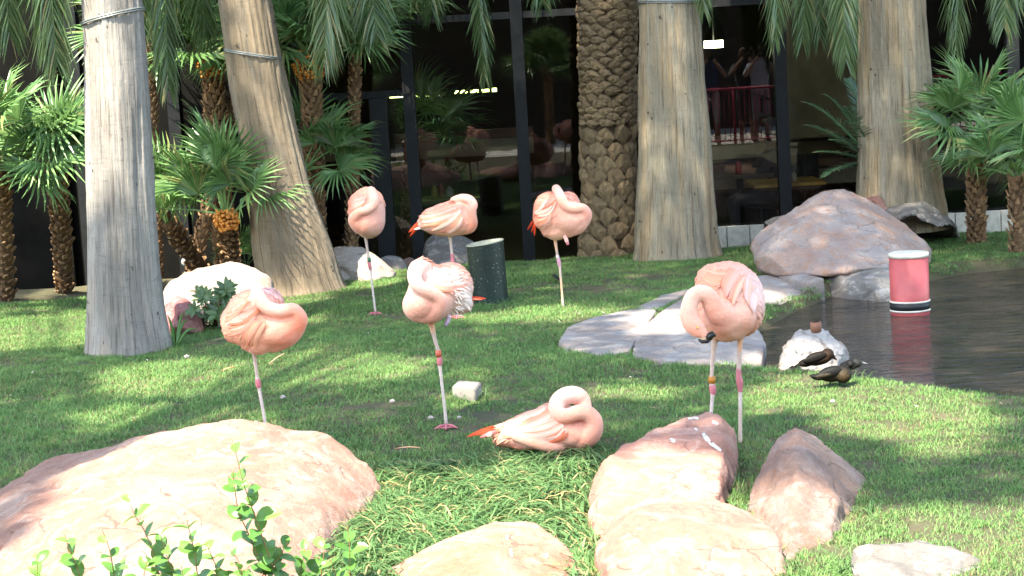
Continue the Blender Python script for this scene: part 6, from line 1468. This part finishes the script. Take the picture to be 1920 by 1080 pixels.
for s, n_ in ((-1, 'l'), (1, 'r')):
    JS[n_ + 'hip'] = (s * .10, -.05, .47, .095); JS[n_ + 'knee'] = (s * .12, -.48, .50, .065); JS[n_ + 'ankle'] = (s * .12, -.46, .09, .042); JS[n_ + 'toe'] = (s * .12, -.6, .04, .035)
    JS[n_ + 'sho'] = (s * .19, -.03, .95, .064); JS[n_ + 'elb'] = (s * .25, -.22, .76, .045); JS[n_ + 'wri'] = (s * .16, -.45, .78, .032); JS[n_ + 'hand'] = (s * .14, -.53, .79, .034)
def chair(label, x_, Y_, face):
    e_ = empty('chair', (x_, Y_, fz), label, 'chair'); R_ = Matrix.Rotation(face, 4, 'Z'); m_ = plain('chair_black', (.02, .02, .022), .5)
    def part(nm, bm):
        bm.v = [R_ @ v_ + Vector((x_, Y_, fz)) for v_ in bm.v]; bm.build(nm, m_, e_)
    b_ = MB(); b_.box((-.21, -.22, .40), (.21, .2, .45)); part('seat', b_); b_ = MB(); b_.box((-.2, .19, .55), (.2, .22, .90)); part('backrest', b_)
    for sx in (-.18, .18):
        b_ = MB(); b_.tube([(sx, -.19, 0), (sx, -.19, .4)], [.014, .014], 8); part('leg', b_); b_ = MB(); b_.tube([(sx, .2, 0), (sx, .205, .9)], [.014, .014], 8); part('leg', b_)
xx = P(1462, 290, 18.0).x
chair('black chair of the person sitting at the dark dining table', xx, 18.02, -math.pi / 2)
person('dark-haired person in a black jacket sitting at a table behind the right window frame', Vector((xx, 18.0, fz)), -math.pi / 2, JS, E, dress((.022, .022, .026), (.05, .05, .07)), (.012, .01, .01))
xx = P(655, 400, 17.3).x
chair('black chair of the person in the plaid shirt', xx, 17.3, math.pi * .85)
zsh = dress((.13, .075, .075), (.05, .05, .07)); person('person in a plaid shirt sitting with the back to the door glass', Vector((xx, 17.3, fz + .02)), math.pi * .85, JS, E, zsh, (.01, .008, .008))
chair('empty black chair behind the striped table', P(1497, 320, 17.9).x, 17.75, 0)
# pendant lamp behind the tall fan palm and ceiling light
pl = P(549, 131, 18.2); e_ = empty('pendant_lamp', pl, 'small yellow glowing pendant lamp left of the fruiting fan palm', 'lamp')
mb = MB(); mb.tube([pl + Vector((0, 0, .03)), pl - Vector((0, 0, .05))], [.075, .025], 16); mb.build('lamp_shade', emis('lamp_amber', (1.0, .55, .10, 1), 2.0), e_); mb = MB(); mb.tube([pl + Vector((0, 0, .03)), Vector((pl.x, pl.y, 3.0))], [.005, .005], 6); mb.build('cord', FRAME, e_)
cl_ = P(1338, 83, 18.5); e_ = empty('ceiling_light', cl_, 'bright greenish ceiling light above the mirrored visitors', 'lamp'); mb = MB(); mb.box(cl_ + Vector((-.09, -.03, -.035)), cl_ + Vector((.09, .03, .035))); mb.build('diffuser', LAMPW, e_, False)
mb = MB(); mb.tube([cl_ + Vector((0, 0, .036)), Vector((cl_.x, cl_.y, 3.0))], [.006, .006], 6); mb.build('rod', FRAME, e_)
